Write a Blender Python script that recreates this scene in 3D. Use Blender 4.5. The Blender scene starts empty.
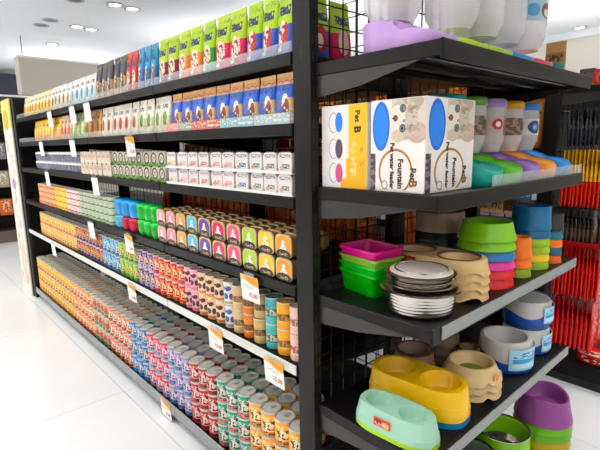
import bpy, bmesh, math, random
from mathutils import Vector, Matrix
random.seed(7)
S = bpy.context.scene
COL = S.collection
PI = math.pi

# ------------------------------------------------------------------ camera, world, lights, exposure
cam = bpy.data.cameras.new('camera')
cam.sensor_width = 36.0
cam.lens = 455.98 * 36.0 / 600.0
cam.clip_start = 0.02
camo = bpy.data.objects.new('camera', cam)
COL.objects.link(camo)
R_ = Vector((0.74004089, -0.67234143, -0.01721838))
U_ = Vector((0.12944969, 0.11726837, 0.98462729))
F_ = Vector((0.65998655, 0.73089338, -0.17381778))
M = Matrix((( R_.x, U_.x, -F_.x, -1.0006), (R_.y, U_.y, -F_.y, -1.0493), (R_.z, U_.z, -F_.z, 1.5), (0, 0, 0, 1)))
camo.matrix_world = M
S.camera = camo
W = bpy.data.worlds.new('world')
S.world = W
W.use_nodes = True
W.node_tree.nodes['Background'].inputs[0].default_value = (1.0, 0.98, 0.95, 1)
W.node_tree.nodes['Background'].inputs[1].default_value = 0.22
S.view_settings.view_transform = 'Standard'
S.view_settings.look = 'None'
S.view_settings.exposure = 0.05
S.view_settings.gamma = 1.0
S.view_settings.use_curve_mapping = False
CEIL = 3.0


def area(x, y, z, size, power, col=(1.0, 0.985, 0.965)):
    l = bpy.data.lights.new('ceiling_or_fill_lamp', 'AREA')
    l.shape = 'DISK'
    l.size = size
    l.energy = power
    l.color = col
    l.spread = math.radians(125)
    o = bpy.data.objects.new('ceiling_or_fill_lamp', l)
    o.location = (x, y, z)
    COL.objects.link(o)
    return o


for lx in (-2.4, -0.9):
    for ly in (-2.2, -0.6, 1.0, 2.6, 4.2, 5.8):
        area(lx, ly, CEIL - 0.03, 0.3, 7)
for lx, ly in ((0.6, -1.9), (1.9, -1.9), (3.2, -1.9), (1.05, 1.7), (3.3, 0.6), (3.3, 2.4), (5.0, 0.6), (5.0, 2.6), (5.2, -1.6), (1.6, -0.9)):
    area(lx, ly, CEIL - 0.03, 0.3, 4.5)

area(2.75, -1.0, CEIL - 0.03, 0.3, 13)  # added fill lamp, out of view, brightens the packs on the far rack
# added upward fill lamps, unseen, put in only to brighten the ceiling
for ux, uy, pw in ((-3.4, -2.6, 22), (-3.4, 0.6, 30), (-3.4, 3.8, 80), (-3.4, 7.0, 100), (0.4, -3.6, 22), (3.4, -3.4, 22), (2.7, 2.6, 18), (2.7, 4.6, 20), (4.6, 3.2, 14), (4.8, 6.0, 18), (1.6, 7.6, 20), (5.2, 0.9, 9)):
    o = area(ux, uy, 2.0, 0.5, pw, (0.97, 0.985, 1.0))
    o.rotation_euler = (PI, 0, 0)
    o.data.spread = PI

# ------------------------------------------------------------------ colours and materials


def lin(h):
    if not isinstance(h, str):
        return tuple(h)[:3]
    h = h.lstrip('#')
    v = [int(h[i:i + 2], 16) / 255 for i in (0, 2, 4)]
    r = [x / 12.92 if x <= 0.04045 else ((x + 0.055) / 1.055) ** 2.4 for x in v]
    g = 0.3 * r[0] + 0.59 * r[1] + 0.11 * r[2]          # packaging inks are a little purer than they photograph
    return tuple(min(1.0, max(0.0, g + (x - g) * 1.2)) for x in r)


MATS = {}


def mat(name, col, rough=0.5, metal=0.0, alpha=1.0, trans=0.0, emit=0.0, grain=0.0, coat=0.0, gscale=40.0):
    if name in MATS:
        return MATS[name]
    m = bpy.data.materials.new(name)
    m.use_nodes = True
    nt = m.node_tree
    b = nt.nodes['Principled BSDF']
    c = (*lin(col), 1)
    b.inputs['Base Color'].default_value = c
    b.inputs['Roughness'].default_value = rough
    b.inputs['Metallic'].default_value = metal
    b.inputs['Alpha'].default_value = alpha
    b.inputs['Transmission Weight'].default_value = trans
    b.inputs['Coat Weight'].default_value = coat
    if emit:
        b.inputs['Emission Color'].default_value = c
        b.inputs['Emission Strength'].default_value = emit
    if grain:
        tc = nt.nodes.new('ShaderNodeTexCoord')
        n = nt.nodes.new('ShaderNodeTexNoise')
        n.inputs['Scale'].default_value = gscale
        n.inputs['Detail'].default_value = 3
        nt.links.new(tc.outputs['Object'], n.inputs['Vector'])
        mx = nt.nodes.new('ShaderNodeMix')
        mx.data_type = 'RGBA'
        mx.inputs[6].default_value = tuple(v * (1 - grain) for v in c[:3]) + (1,)
        mx.inputs[7].default_value = tuple(min(1, v * (1 + grain)) for v in c[:3]) + (1,)
        nt.links.new(n.outputs['Fac'], mx.inputs[0])
        nt.links.new(mx.outputs[2], b.inputs['Base Color'])
        bp = nt.nodes.new('ShaderNodeBump')
        bp.inputs['Strength'].default_value = 0.08
        bp.inputs['Distance'].default_value = 0.002
        nt.links.new(n.outputs['Fac'], bp.inputs['Height'])
        nt.links.new(bp.outputs['Normal'], b.inputs['Normal'])
    MATS[name] = m
    return m


def print_mat(name, base, layers, rough=0.4, face='x', metal=0.0):
    """Printed packaging: flat shapes laid over a base colour in the object's own 0..1 box. u runs to the right, v up."""
    if name in MATS:
        return MATS[name]
    m = bpy.data.materials.new(name)
    m.use_nodes = True
    nt = m.node_tree
    N, L = nt.nodes, nt.links
    b = N['Principled BSDF']
    b.inputs['Roughness'].default_value = rough
    b.inputs['Metallic'].default_value = metal
    tc = N.new('ShaderNodeTexCoord')
    sp = N.new('ShaderNodeSeparateXYZ')
    L.new(tc.outputs['Generated'], sp.inputs[0])

    def mth(op, a, b_=None, c_=None):
        n = N.new('ShaderNodeMath')
        n.operation = op
        for i, v in enumerate((a, b_, c_)):
            if v is None:
                continue
            if isinstance(v, (int, float)):
                n.inputs[i].default_value = v
            else:
                L.new(v, n.inputs[i])
        return n.outputs[0]
    u = mth('SUBTRACT', 1.0, sp.outputs[1]) if face == 'x' else sp.outputs[0]
    v = sp.outputs[2]

    def rect(u0, u1, v0, v1):
        s = None
        for q in ((('GREATER_THAN', u, u0)) if u0 > 0 else None, ('LESS_THAN', u, u1) if u1 < 1 else None,
                  ('GREATER_THAN', v, v0) if v0 > 0 else None, ('LESS_THAN', v, v1) if v1 < 1 else None):
            if q is None:
                continue
            k = mth(*q)
            s = k if s is None else mth('MULTIPLY', s, k)
        return s if s is not None else mth('ADD', 1.0, 0.0)
    cur = None
    col0 = (*lin(base), 1)
    for ly in layers:
        k, c = ly[0], (*lin(ly[-1]), 1)
        if k == 'rect':
            f = rect(*ly[1:5])
        elif k == 'ell':
            cu, cv, ru, rv = ly[1:5]
            a = mth('MULTIPLY_ADD', u, 1 / ru, -cu / ru)
            d = mth('MULTIPLY_ADD', v, 1 / rv, -cv / rv)
            f = mth('LESS_THAN', mth('ADD', mth('MULTIPLY', a, a), mth('MULTIPLY', d, d)), 1.0)
        elif k == 'ring':
            cu, cv, ru, rv, w = ly[1:6]
            a = mth('MULTIPLY_ADD', u, 1 / ru, -cu / ru)
            d = mth('MULTIPLY_ADD', v, 1 / rv, -cv / rv)
            s = mth('SQRT', mth('ADD', mth('MULTIPLY', a, a), mth('MULTIPLY', d, d)))
            f = mth('LESS_THAN', mth('ABSOLUTE', mth('SUBTRACT', s, 1.0)), w)
        else:                                       # speckled small print or a photo's texture
            u0, u1, v0, v1, su, sv, thr = ly[1:8]
            cb = N.new('ShaderNodeCombineXYZ')
            L.new(mth('MULTIPLY', u, su), cb.inputs[0])
            L.new(mth('MULTIPLY', v, sv), cb.inputs[1])
            n = N.new('ShaderNodeTexNoise')
            n.inputs['Scale'].default_value = 1.0
            n.inputs['Detail'].default_value = 1.0
            L.new(cb.outputs[0], n.inputs['Vector'])
            f = mth('MULTIPLY', mth('GREATER_THAN', n.outputs['Fac'], thr), rect(u0, u1, v0, v1))
        mx = N.new('ShaderNodeMix')
        mx.data_type = 'RGBA'
        L.new(f, mx.inputs[0])
        if cur is None:
            mx.inputs[6].default_value = col0
        else:
            L.new(cur, mx.inputs[6])
        mx.inputs[7].default_value = c
        cur = mx.outputs[2]
    if cur is None:
        b.inputs['Base Color'].default_value = col0
    else:
        L.new(cur, b.inputs['Base Color'])
    MATS[name] = m
    return m


DARK = mat('rack_dark_steel', '#141212', 0.38, 0.2, grain=0.15)
POST = mat('rack_post_steel', '#1e1b1a', 0.36, 0.25, grain=0.12)
for _m in (DARK, POST):
    _m.node_tree.nodes['Principled BSDF'].inputs['Specular IOR Level'].default_value = 0.22
BRK = mat('bracket_steel', '#3a3634', 0.3, 0.4)
BLACK = mat('black_steel', '#121214', 0.5)
GREY = mat('grey_plastic_channel', '#8d908f', 0.35)
LGREY = mat('pale_price_channel', '#d9d7d1', 0.4)
WIRE = mat('black_wire', '#0d0d0e', 0.45, 0.4)
CHROME = mat('chrome', '#d8d8d8', 0.15, 1.0)
STEEL = mat('brushed_steel', '#cfcac4', 0.2, 1.0, grain=0.1, gscale=15)
LID = mat('tin_lid_metal', '#cfccc0', 0.34, 0.55)
WHITE = mat('white_card', '#f1efea', 0.6)
CLEAR = mat('clear_plastic', '#eaf0f0', 0.08, alpha=0.22)
TANK = mat('frosted_clear_tank', '#f0ebec', 0.12, alpha=0.55)

# ------------------------------------------------------------------ mesh helpers


class MB:
    def __init__(self):
        self.bm = bmesh.new()

    def box(self, x0, x1, y0, y1, z0, z1, bev=0.0):
        r = bmesh.ops.create_cube(self.bm, size=1.0)
        vs = r['verts']
        for v in vs:
            v.co = Vector((x0 if v.co.x < 0 else x1, y0 if v.co.y < 0 else y1, z0 if v.co.z < 0 else z1))
        if bev:
            es = {e for v in vs for e in v.link_edges}
            bmesh.ops.bevel(self.bm, geom=list(es), offset=bev, segments=1, affect='EDGES', profile=0.5)
        return self

    def rings(self, rr, cap0=True, cap1=True, close=True):
        vs = [[self.bm.verts.new(p) for p in r] for r in rr]
        n = len(vs[0])
        for a, b in zip(vs, vs[1:]):
            for i in range(n if close else n - 1):
                j = (i + 1) % n
                self.bm.faces.new((a[i], a[j], b[j], b[i]))
        if cap0:
            self.bm.faces.new(vs[0][::-1])
        if cap1:
            self.bm.faces.new(vs[-1])
        return self

    def lathe(self, prof, n=24, cx=0, cy=0, sx=1, sy=1, zf=None, cap0=True, cap1=True):
        rr = []
        for k, (r, z) in enumerate(prof):
            ring = []
            for i in range(n):
                a = 2 * PI * i / n
                zz = z if zf is None else zf(k, a, z)
                ring.append((cx + r * sx * math.cos(a), cy + r * sy * math.sin(a), zz))
            rr.append(ring)
        return self.rings(rr, cap0, cap1)

    def prism(self, pts, d0, d1, axis='x'):
        """pts (a, b): axis x -> (y, z), axis y -> (x, z), axis z -> (x, y)"""
        f = {'x': lambda a, b, d: (d, a, b), 'y': lambda a, b, d: (a, d, b), 'z': lambda a, b, d: (a, b, d)}[axis]
        return self.rings([[f(a, b, d0) for a, b in pts], [f(a, b, d1) for a, b in pts]])

    def tube(self, p, q, r, n=6):
        p, q = Vector(p), Vector(q)
        d = (q - p).normalized()
        s = d.orthogonal().normalized()
        t = d.cross(s)
        return self.rings([[c + r * (math.cos(2 * PI * i / n) * s + math.sin(2 * PI * i / n) * t) for i in range(n)] for c in (p, q)])

    def path(self, pts, r, n=6):
        pts = [Vector(p) for p in pts]
        rr = []
        for i, c in enumerate(pts):
            d = (pts[min(i + 1, len(pts) - 1)] - pts[max(i - 1, 0)]).normalized()
            s = d.cross(Vector((0.3, 0.2, 0.93))).normalized()
            t = d.cross(s)
            rr.append([c + r * (math.cos(2 * PI * k / n) * s + math.sin(2 * PI * k / n) * t) for k in range(n)])
        return self.rings(rr)

    def mesh(self, name, m, angle=38):
        bmesh.ops.recalc_face_normals(self.bm, faces=self.bm.faces)
        me = bpy.data.meshes.new(name)
        self.bm.to_mesh(me)
        self.bm.free()
        me.materials.append(m)
        if angle:
            me.shade_smooth()
            me.set_sharp_from_angle(angle=math.radians(angle))
        return me


def rrect(w, h, r, n=4):
    """rounded rectangle outline centred on 0, counter-clockwise"""
    out = []
    for cx, cy, a0 in ((w / 2 - r, h / 2 - r, 0), (-w / 2 + r, h / 2 - r, PI / 2), (-w / 2 + r, -h / 2 + r, PI), (w / 2 - r, -h / 2 + r, 1.5 * PI)):
        for i in range(n + 1):
            a = a0 + PI / 2 * i / n
            out.append((cx + r * math.cos(a), cy + r * math.sin(a)))
    return out


def link(name, data, parent=None, loc=(0, 0, 0), rot=None):
    o = bpy.data.objects.new(name, data)
    COL.objects.link(o)
    o.location = loc
    if rot is not None:
        o.rotation_euler = rot
    if parent:
        o.parent = parent
    return o


def thing(name, label, cat, loc=(0, 0, 0), rz=0.0, group=None, data=None):
    o = link(name, data, None, loc, (0, 0, rz))
    o['label'] = label
    o['category'] = cat
    if group:
        o['group'] = group
    return o


def struct(name, me):
    o = link(name, me)
    o['kind'] = 'structure'
    return o


FONTS = {}


def text_data(s, size, m, extrude=0.0004, align='CENTER', bold=0.0):
    k = (s, size, m.name)
    if k not in FONTS:
        c = bpy.data.curves.new('lettering', 'FONT')
        c.body = s
        c.size = size
        c.align_x = align
        c.align_y = 'CENTER'
        c.extrude = extrude
        c.offset = bold
        c.resolution_u = 2
        tmp = bpy.data.objects.new('lettering', c)
        COL.objects.link(tmp)
        me = bpy.data.meshes.new_from_object(tmp.evaluated_get(bpy.context.evaluated_depsgraph_get()))
        bpy.data.objects.remove(tmp)
        me.name = 'lettering'
        me.materials.clear()
        me.materials.append(m)
        FONTS[k] = me
    return FONTS[k]


def lettering(s, size, m, parent, loc, xdir, ydir, bold=0.0):
    o = link('lettering', text_data(s, size, m, bold=bold), parent)
    x, y = Vector(xdir), Vector(ydir)
    z = x.cross(y)
    o.matrix_local = Matrix(((x.x, y.x, z.x, loc[0]), (x.y, y.y, z.y, loc[1]), (x.z, y.z, z.z, loc[2]), (0, 0, 0, 1)))
    return o


ORD = ['first', 'second', 'third', 'fourth', 'fifth', 'sixth', 'seventh', 'eighth', 'ninth', 'tenth', 'eleventh', 'twelfth',
       'thirteenth', 'fourteenth', 'fifteenth', 'sixteenth', 'seventeenth', 'eighteenth']


def from_parts(name, label, cat, parts, loc, group, rz=0.0):
    """place one instance of a product: an Empty and its parts, meshes shared"""
    t = thing(name, label, cat, loc, rz, group)
    for pn, me, pl, sub in parts:
        p = link(pn, me, t, pl)
        for sn, sm, sl in sub:
            link(sn, sm, p, sl)
    return t


# ------------------------------------------------------------------ the setting
fm = bpy.data.materials.new('white_polished_tile')
fm.use_nodes = True
_n, _l = fm.node_tree.nodes, fm.node_tree.links
_b = _n['Principled BSDF']
_b.inputs['Roughness'].default_value = 0.22
_t = _n.new('ShaderNodeTexCoord')
_x = _n.new('ShaderNodeTexNoise')
_x.inputs['Scale'].default_value = 0.9
_x.inputs['Detail'].default_value = 4
_l.new(_t.outputs['Object'], _x.inputs['Vector'])
_r = _n.new('ShaderNodeValToRGB')
_r.color_ramp.elements[0].position = 0.3
_r.color_ramp.elements[0].color = (0.80, 0.81, 0.80, 1)
_r.color_ramp.elements[1].position = 0.7
_r.color_ramp.elements[1].color = (0.88, 0.88, 0.87, 1)
_l.new(_x.outputs['Fac'], _r.inputs[0])
_l.new(_r.outputs[0], _b.inputs['Base Color'])
grout = mat('grout_grey', '#8f8f8a', 0.8)
floor = struct('floor', MB().box(-5, 7, -4.5, 10.5, -0.05, -0.003).mesh('floor', grout, 0))
tile_me = MB().box(0.0016, 0.7484, 0.0016, 1.5184, -0.004, 0.0, 0.001).mesh('floor_tile', fm, 0)
for i in range(-6, 9):
    for j in range(-4, 7):
        link('floor_tile', tile_me, floor, (-0.067 - 0.75 + i * 0.75, 0.13 + j * 1.52, 0))
wallm = mat('warm_plaster', '#e6e1d6', 0.8, grain=0.03)
ceilm = mat('white_plaster_ceiling', '#f0f2f6', 0.85, grain=0.02)
struct('ceiling', MB().box(-5, 7, -4.5, 10.5, CEIL, CEIL + 0.1).mesh('ceiling', ceilm, 0))
struct('wall_right', MB().box(6.5, 6.6, -4.5, 10.5, 0, CEIL).mesh('wall_right', wallm, 0))
struct('wall_back', MB().box(-5, 6.5, 10.3, 10.4, 0, CEIL).mesh('wall_back', wallm, 0))
struct('wall_left', MB().box(-5.1, -5, -4.5, 10.5, 0, CEIL).mesh('wall_left', wallm, 0))
struct('wall_front', MB().box(-5, 7, -4.6, -4.5, 0, CEIL).mesh('wall_front', wallm, 0))
struct('trim_1', MB().box(6.42, 6.5, -4.5, 10.3, CEIL - 0.09, CEIL).mesh('trim_1', ceilm, 0))
bulk = mat('beige_bulkhead', '#cdc2b7', 0.7, grain=0.04)
bh = thing('bulkhead_panel', 'beige bulkhead panel hanging from the ceiling behind the long shelf run', 'panel', (1.3, 6.1, 2.24))
link('panel_board', MB().box(-0.8, 1.4, 0, 0.25, 0, 0.46, 0.004).mesh('panel_board', bulk, 0), bh)
link('top_edge', MB().box(-0.81, 1.41, -0.01, 0.26, 0.46, 0.485, 0.003).mesh('top_edge', WHITE, 0), bh)
for x in (-0.72, 1.3):
    link('hanging_wire', MB().tube((x, 0.12, 0.485), (x, 0.12, 0.76), 0.004).mesh('hanging_wire', WIRE), bh)
navy = mat('dark_fascia', '#2f3440', 0.5)
fs = thing('shop_fascia', 'dark navy fascia above the far aisle with a thin white stripe', 'fascia', (-0.6, 9.2, 2.28))
link('fascia_board', MB().box(-1.6, 2.0, 0, 0.15, 0, 0.62, 0.005).mesh('fascia_board', navy, 0), fs)
link('light_stripe', MB().box(-1.6, 2.0, -0.012, 0, 0.2, 0.235).mesh('light_stripe', WHITE, 0), fs)
for x in (-1.5, 1.9):
    link('support_post', MB().box(x - 0.04, x + 0.04, 0.03, 0.11, -2.28, 0).mesh('support_post', navy, 0), fs)

glow = mat('lamp_glow', '#fff6e6', 0.5, emit=6.0)
trimm = mat('lamp_trim', '#b9b9bd', 0.5)
lamp_trim = MB().lathe([(0.085, 0), (0.09, -0.006), (0.065, -0.008), (0.06, -0.002)], 20, cap0=False, cap1=False).mesh('lamp_trim', trimm)
lamp_disc = MB().lathe([(0.06, -0.003), (0.058, -0.005)], 20).mesh('lamp_disc', glow)
lamp_off = MB().lathe([(0.06, -0.003), (0.05, -0.004)], 20).mesh('lamp_disc_off', mat('dark_lens', '#6c6c70', 0.3))
spots = [(1.05, 4.1, 1, 'lit round downlight nearest the camera in the ceiling row over the long run'),
         (1.25, 4.13, 1, 'lit round downlight paired beside the nearest one over the long run'),
         (1.02, 5.28, 1, 'lit round downlight in the ceiling just before the beige bulkhead'),
         (1.2, 5.32, 1, 'lit round downlight paired beside the one before the beige bulkhead'),
         (1.05, 6.52, 1, 'lit round downlight furthest away beyond the beige bulkhead'),
         (0.66, 5.47, 0, 'unlit grey downlight, larger of the two dark ones, in the ceiling'),
         (0.69, 5.16, 0, 'unlit grey downlight, smaller one beside the larger dark one'),
         (0.68, 4.19, 0, 'unlit grey downlight at the top edge of the picture'),
         (6.25, 1.24, 1, 'lit downlight in the ceiling by the beige far wall')]
for x, y, on, lb in spots:
    t = thing('recessed_downlight', lb, 'ceiling light', (x, y, CEIL), 0, 'recessed ceiling downlights')
    link('trim_ring', lamp_trim, t)
    link('lens', lamp_disc if on else lamp_off, t)

# ------------------------------------------------------------------ racks
L_TOP = [1.79, 1.568, 1.326, 1.017, 0.718]
RUN_Y0, BAY, NBAY = 0.085, 1.0, 4
RUN_Y1 = RUN_Y0 + BAY * NBAY


def wire_grid(name, parent, axis, a0, a1, z0, z1, d, da, dz, r=0.0018):
    mb = MB()
    n = int(round((a1 - a0) / da))
    for i in range(n + 1):
        a = a0 + (a1 - a0) * i / n
        if axis == 'x':
            mb.box(a - r, a + r, d - r, d + r, z0, z1)
        else:
            mb.box(d - r, d + r, a - r, a + r, z0, z1)
    m = int(round((z1 - z0) / dz))
    for i in range(m + 1):
        z = z0 + (z1 - z0) * i / m
        if axis == 'x':
            mb.box(a0, a1, d - 3 * r, d - r, z - r, z + r)
        else:
            mb.box(d - 3 * r, d - r, a0, a1, z - r, z + r)
    o = link(name, mb.mesh(name, WIRE, 0), parent)
    o['kind'] = 'stuff'
    return o


def upright(parent, x, y, sx, sy, z1, m=POST, slots=True):
    o = link('upright', MB().box(x, x + sx, y, y + sy, 0, z1, 0.002).mesh('upright', m, 0), parent)
    if slots:
        mb = MB()
        k = int(z1 / 0.05)
        for i in range(1, k):
            for q in (0.3, 0.7):
                mb.box(x + sx * q - 0.003, x + sx * q + 0.003, y - 0.0015, y + 0.001, i * 0.05, i * 0.05 + 0.028)
        s = link('slot_strip', mb.mesh('slot_strip', BLACK, 0), o)
        s['kind'] = 'stuff'
    return o


def run_shelf_me(kind):
    mb = MB()
    mb.box(0.0, 0.56, 0.002, BAY - 0.002, -0.03, 0.0, 0.002)
    mb.box(-0.002, 0.016, 0.002, BAY - 0.002, -0.040, -0.001, 0.003)
    return mb.mesh('shelf', DARK, 0)


run = thing('shelf_run', 'long black gondola shelf run stocked with pet food along the white aisle', 'shelving', (0, 0, 0))
shelf_me = run_shelf_me(0)
fence_me = MB().box(0.004, 0.0065, 0.004, BAY - 0.004, 0.0, 0.034).mesh('product_fence', CLEAR, 0)
chan_me = MB().box(-0.006, 0.0, 0.004, BAY - 0.004, -0.034, 0.004, 0.002).mesh('price_channel', LGREY, 0)
for b in range(NBAY):
    for k, z in enumerate(L_TOP):
        o = link('shelf', shelf_me, run, (0, RUN_Y0 + b * BAY, z))
        if k < 2:
            link('product_fence', fence_me, o)
        if k == 4:
            link('price_channel', chan_me, o)
        # bracket under each shelf
        br = MB().prism([(0.02, -0.03), (0.55, -0.03), (0.55, -0.10), (0.3, -0.075)], 0.006, 0.012, 'y').mesh('bracket', DARK, 0)
        link('bracket', br, o)
    o = link('base_deck', MB().box(0.0, 0.56, 0.002, BAY - 0.002, 0.05, 0.1, 0.002).mesh('base_deck', DARK, 0), run, (0, RUN_Y0 + b * BAY, 0))
    link('base_lip', MB().box(-0.008, 0.002, 0.002, BAY - 0.002, 0.056, 0.118, 0.004).mesh('base_lip', GREY, 0), o)
    link('kick_plate', MB().box(0.03, 0.04, 0.002, BAY - 0.002, 0.002, 0.052).mesh('kick_plate', BLACK, 0), run, (0, RUN_Y0 + b * BAY, 0))
    wire_grid('back_grid', run, 'y', RUN_Y0 + b * BAY + 0.03, RUN_Y0 + (b + 1) * BAY - 0.03, 0.1, 2.1, 0.585, 0.066, 0.062)
for b in range(NBAY + 1):
    upright(run, 0.545, RUN_Y0 + b * BAY - (0.02 if b else 0.0), 0.09, 0.04, 2.15, DARK, False)
# the far side of the same run, seen only through the grid
for z in L_TOP:
    for b in range(NBAY):
        link('rear_shelf', MB().box(0.60, 1.12, 0.002, BAY - 0.002, -0.03, 0.0, 0.002).mesh('rear_shelf', DARK, 0), run, (0, RUN_Y0 + b * BAY, z))
for b in range(NBAY):
    link('rear_base_deck', MB().box(0.60, 1.12, 0.002, BAY - 0.002, 0.05, 0.1, 0.002).mesh('rear_base_deck', DARK, 0), run, (0, RUN_Y0 + b * BAY, 0))
    link('rear_base_foot', MB().box(0.60, 1.08, 0.002, BAY - 0.002, 0.0, 0.05).mesh('rear_base_foot', BLACK, 0), run, (0, RUN_Y0 + b * BAY, 0))
# far end panel with its poster
link('end_upright', MB().box(-0.012, 0.02, RUN_Y1 + 0.005, RUN_Y1 + 0.085, 0, 1.99, 0.002).mesh('end_upright', BLACK, 0), run)
pan = link('end_panel', MB().box(-0.02, 0.6, RUN_Y1 + 0.085, RUN_Y1 + 0.125, 0, 1.99, 0.002).mesh('end_panel', BLACK, 0), run)
poster = print_mat('poster_print', '#e9e4d6', [('rect', 0, 1, 0.86, 1, '#e7d98f'), ('ell', 0.45, 0.9, 0.3, 0.05, '#c9b35a'), ('noise', 0.15, 0.85, 0.35, 0.8, 7, 15, 0.55, '#c9b7bd'),
                                              ('noise', 0.1, 0.9, 0.05, 0.32, 5, 9, 0.5, '#d8b58e'), ('ell', 0.5, 0.58, 0.2, 0.03, '#a58fb5')], 0.5)
link('poster', MB().box(-0.032, -0.012, RUN_Y1 + 0.09, RUN_Y1 + 0.47, 0.004, 1.985, 0.002).mesh('poster', poster, 0), pan)



def end_rack(label, X0, Y0, XW, tops, depth, posttop, group=None):
    t = thing('end_cap_rack', label, 'shelving', (X0, Y0, 0), 0, group)
    upright(t, 0, 0, 0.0377, 0.0812, posttop)
    upright(t, XW - 0.0377, 0, 0.0377, 0.0812, posttop)
    wire_grid('back_grid', t, 'x', 0.05, XW - 0.05, 0.15, posttop, 0.03, 0.066, 0.062)
    for i, z in enumerate(tops):
        dpt = depth
        mb = MB().box(0.022, XW - 0.022, -dpt, -0.004, z - 0.012, z, 0.001)
        sh = link('shelf', mb.mesh('shelf', DARK, 0), t)
        for x in (0.02, XW - 0.026):
            link('side_band', MB().box(x - 0.001, x + 0.007, -dpt, -0.004, z - 0.038, z, 0.002).mesh('side_band', POST, 0), sh)
            xb = x + (0.004 if x < 0.1 else -0.002)
            link('side_bracket', MB().prism([(-0.004, z - 0.038), (-dpt * 0.86, z - 0.038), (-dpt * 0.8, z - 0.046), (-dpt * 0.42, z - 0.082), (-0.03, z - 0.1), (-0.004, z - 0.1)], xb, xb + 0.004, 'x').mesh('side_bracket', BRK, 0), sh)
        link('front_lip', MB().box(0.02, XW - 0.02, -dpt - 0.004, -dpt + 0.006, z - 0.045, z + 0.002, 0.002).mesh('front_lip', POST, 0), sh)
        for q in (0.3, 0.55, 0.8):
            link('under_rib', MB().box(0.026, XW - 0.026, -dpt * q - 0.012, -dpt * q + 0.012, z - 0.03, z - 0.012, 0.003).mesh('under_rib', mat('rib_steel', '#4a484a', 0.25, 0.7), 0), sh)
    d = link('base_deck', MB().box(0.02, XW - 0.01, -depth, -0.004, 0.05, 0.14, 0.003).mesh('base_deck', DARK, 0), t)
    link('kick_plate', MB().box(0.03, XW - 0.02, -depth + 0.03, -0.01, 0.0, 0.05).mesh('kick_plate', BLACK, 0), d)
    return t


E_TOP = [1.7436, 1.3643, 1.006, 0.6071]
DEP = 0.4334
rack = end_rack('black end cap rack at the end of the long run, holding bowls and feeders', 0, 0, 1.1438, E_TOP, DEP, 2.3)
# keyhole in the corner post, plastic price channels on the lower two shelves, clear fence on the second
link('keyhole', MB().box(-0.0008, 0.001, 0.035, 0.043, 1.76, 1.80).box(-0.0009, 0.001, 0.031, 0.047, 1.775, 1.788).mesh('keyhole', BLACK, 0), rack)
for z in E_TOP[2:]:
    link('price_channel', MB().box(0.06, 1.12, -DEP - 0.010, -DEP - 0.004, z - 0.036, z + 0.002, 0.002).mesh('price_channel', GREY, 0), rack)
link('product_fence', MB().box(0.33, 1.12, -DEP + 0.002, -DEP + 0.0045, E_TOP[1] + 0.0, E_TOP[1] + 0.036).mesh('product_fence', CLEAR, 0), rack)

# ------------------------------------------------------------------ products of the long run
SHELF = ['top shelf', 'second shelf', 'third shelf', 'fourth shelf', 'fifth shelf', 'bottom shelf']


def pouch_parts(key, w, h, d, m, seal):
    mb = MB()
    rr = []
    for z, ww, dd in ((0.0, 0.90, 0.8), (0.012, 0.97, 1.0), (h * 0.3, 1.0, 0.95), (h * 0.6, 0.99, 0.7), (h * 0.82, 0.97, 0.35), (h * 0.925, 0.97, 0.08)):
        rr.append([(d * dd / 2 * math.copysign(abs(math.cos(a)) ** 0.8, math.cos(a)), w * ww / 2 * math.copysign(abs(math.sin(a)) ** 0.45, math.sin(a)), z)
                   for a in [2 * PI * i / 16 for i in range(16)]])
    mb.rings(rr)
    body = mb.mesh('pouch_body_' + key, m, 50)
    top = MB().box(-0.0018, 0.0018, -w * 0.485, w * 0.485, h * 0.92, h, 0.0008).mesh('top_seal_' + key, seal, 0)
    return [('pouch_body', body, (d / 2, 0, 0), []), ('top_seal', top, (d / 2, 0, 0), [])]


def pouch_style(key, top, low, accent, dark, text='#1d2a55', split=0.5, kind=0):
    if kind == 0:       # coloured crown with a brand block, animal on the lower field
        ly = [('rect', 0, 1, 0, split, low), ('noise', 0.15, 0.85, 0.66, 0.82, 9, 14, 0.42, text), ('ell', 0.6, 0.34, 0.22, 0.2, accent), ('ell', 0.45, 0.46, 0.15, 0.12, '#f2d9c4'), ('ell', 0.36, 0.28, 0.1, 0.18, '#f0e2d2'),
              ('noise', 0.2, 0.8, 0.08, 0.5, 9, 12, 0.54, dark), ('noise', 0.05, 0.95, 0.9, 0.98, 12, 18, 0.56, '#6a8f1a'), ('rect', 0.12, 0.4, 0.06, 0.12, '#f4f1ea')]
    elif kind == 1:     # large oval over a band
        ly = [('rect', 0, 1, 0, split, low), ('noise', 0.05, 0.95, 0.86, 0.93, 9, 20, 0.5, '#b0483c'), ('rect', 0, 1, 0.55, 0.84, accent), ('ell', 0.36, 0.5, 0.4, 0.28, accent), ('noise', 0.1, 0.9, 0.7, 0.82, 9, 20, 0.5, '#1d2a68'), ('ell', 0.66, 0.52, 0.15, 0.12, '#f3e2cf'),
              ('ell', 0.74, 0.34, 0.14, 0.2, dark), ('noise', 0.15, 0.6, 0.2, 0.5, 8, 10, 0.56, dark), ('noise', 0.5, 1, 0.05, 0.5, 7, 8, 0.6, '#f0d8b8')]
    else:               # pale pack with a dark badge
        ly = [('rect', 0, 1, 0, split, low), ('ell', 0.5, 0.42, 0.24, 0.22, accent), ('noise', 0.2, 0.8, 0.72, 0.86, 9, 18, 0.45, text), ('noise', 0.3, 0.7, 0.25, 0.5, 9, 9, 0.55, dark)]
    return print_mat('pouch_' + key, top, ly, 0.32)


COUNT = {}


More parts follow.
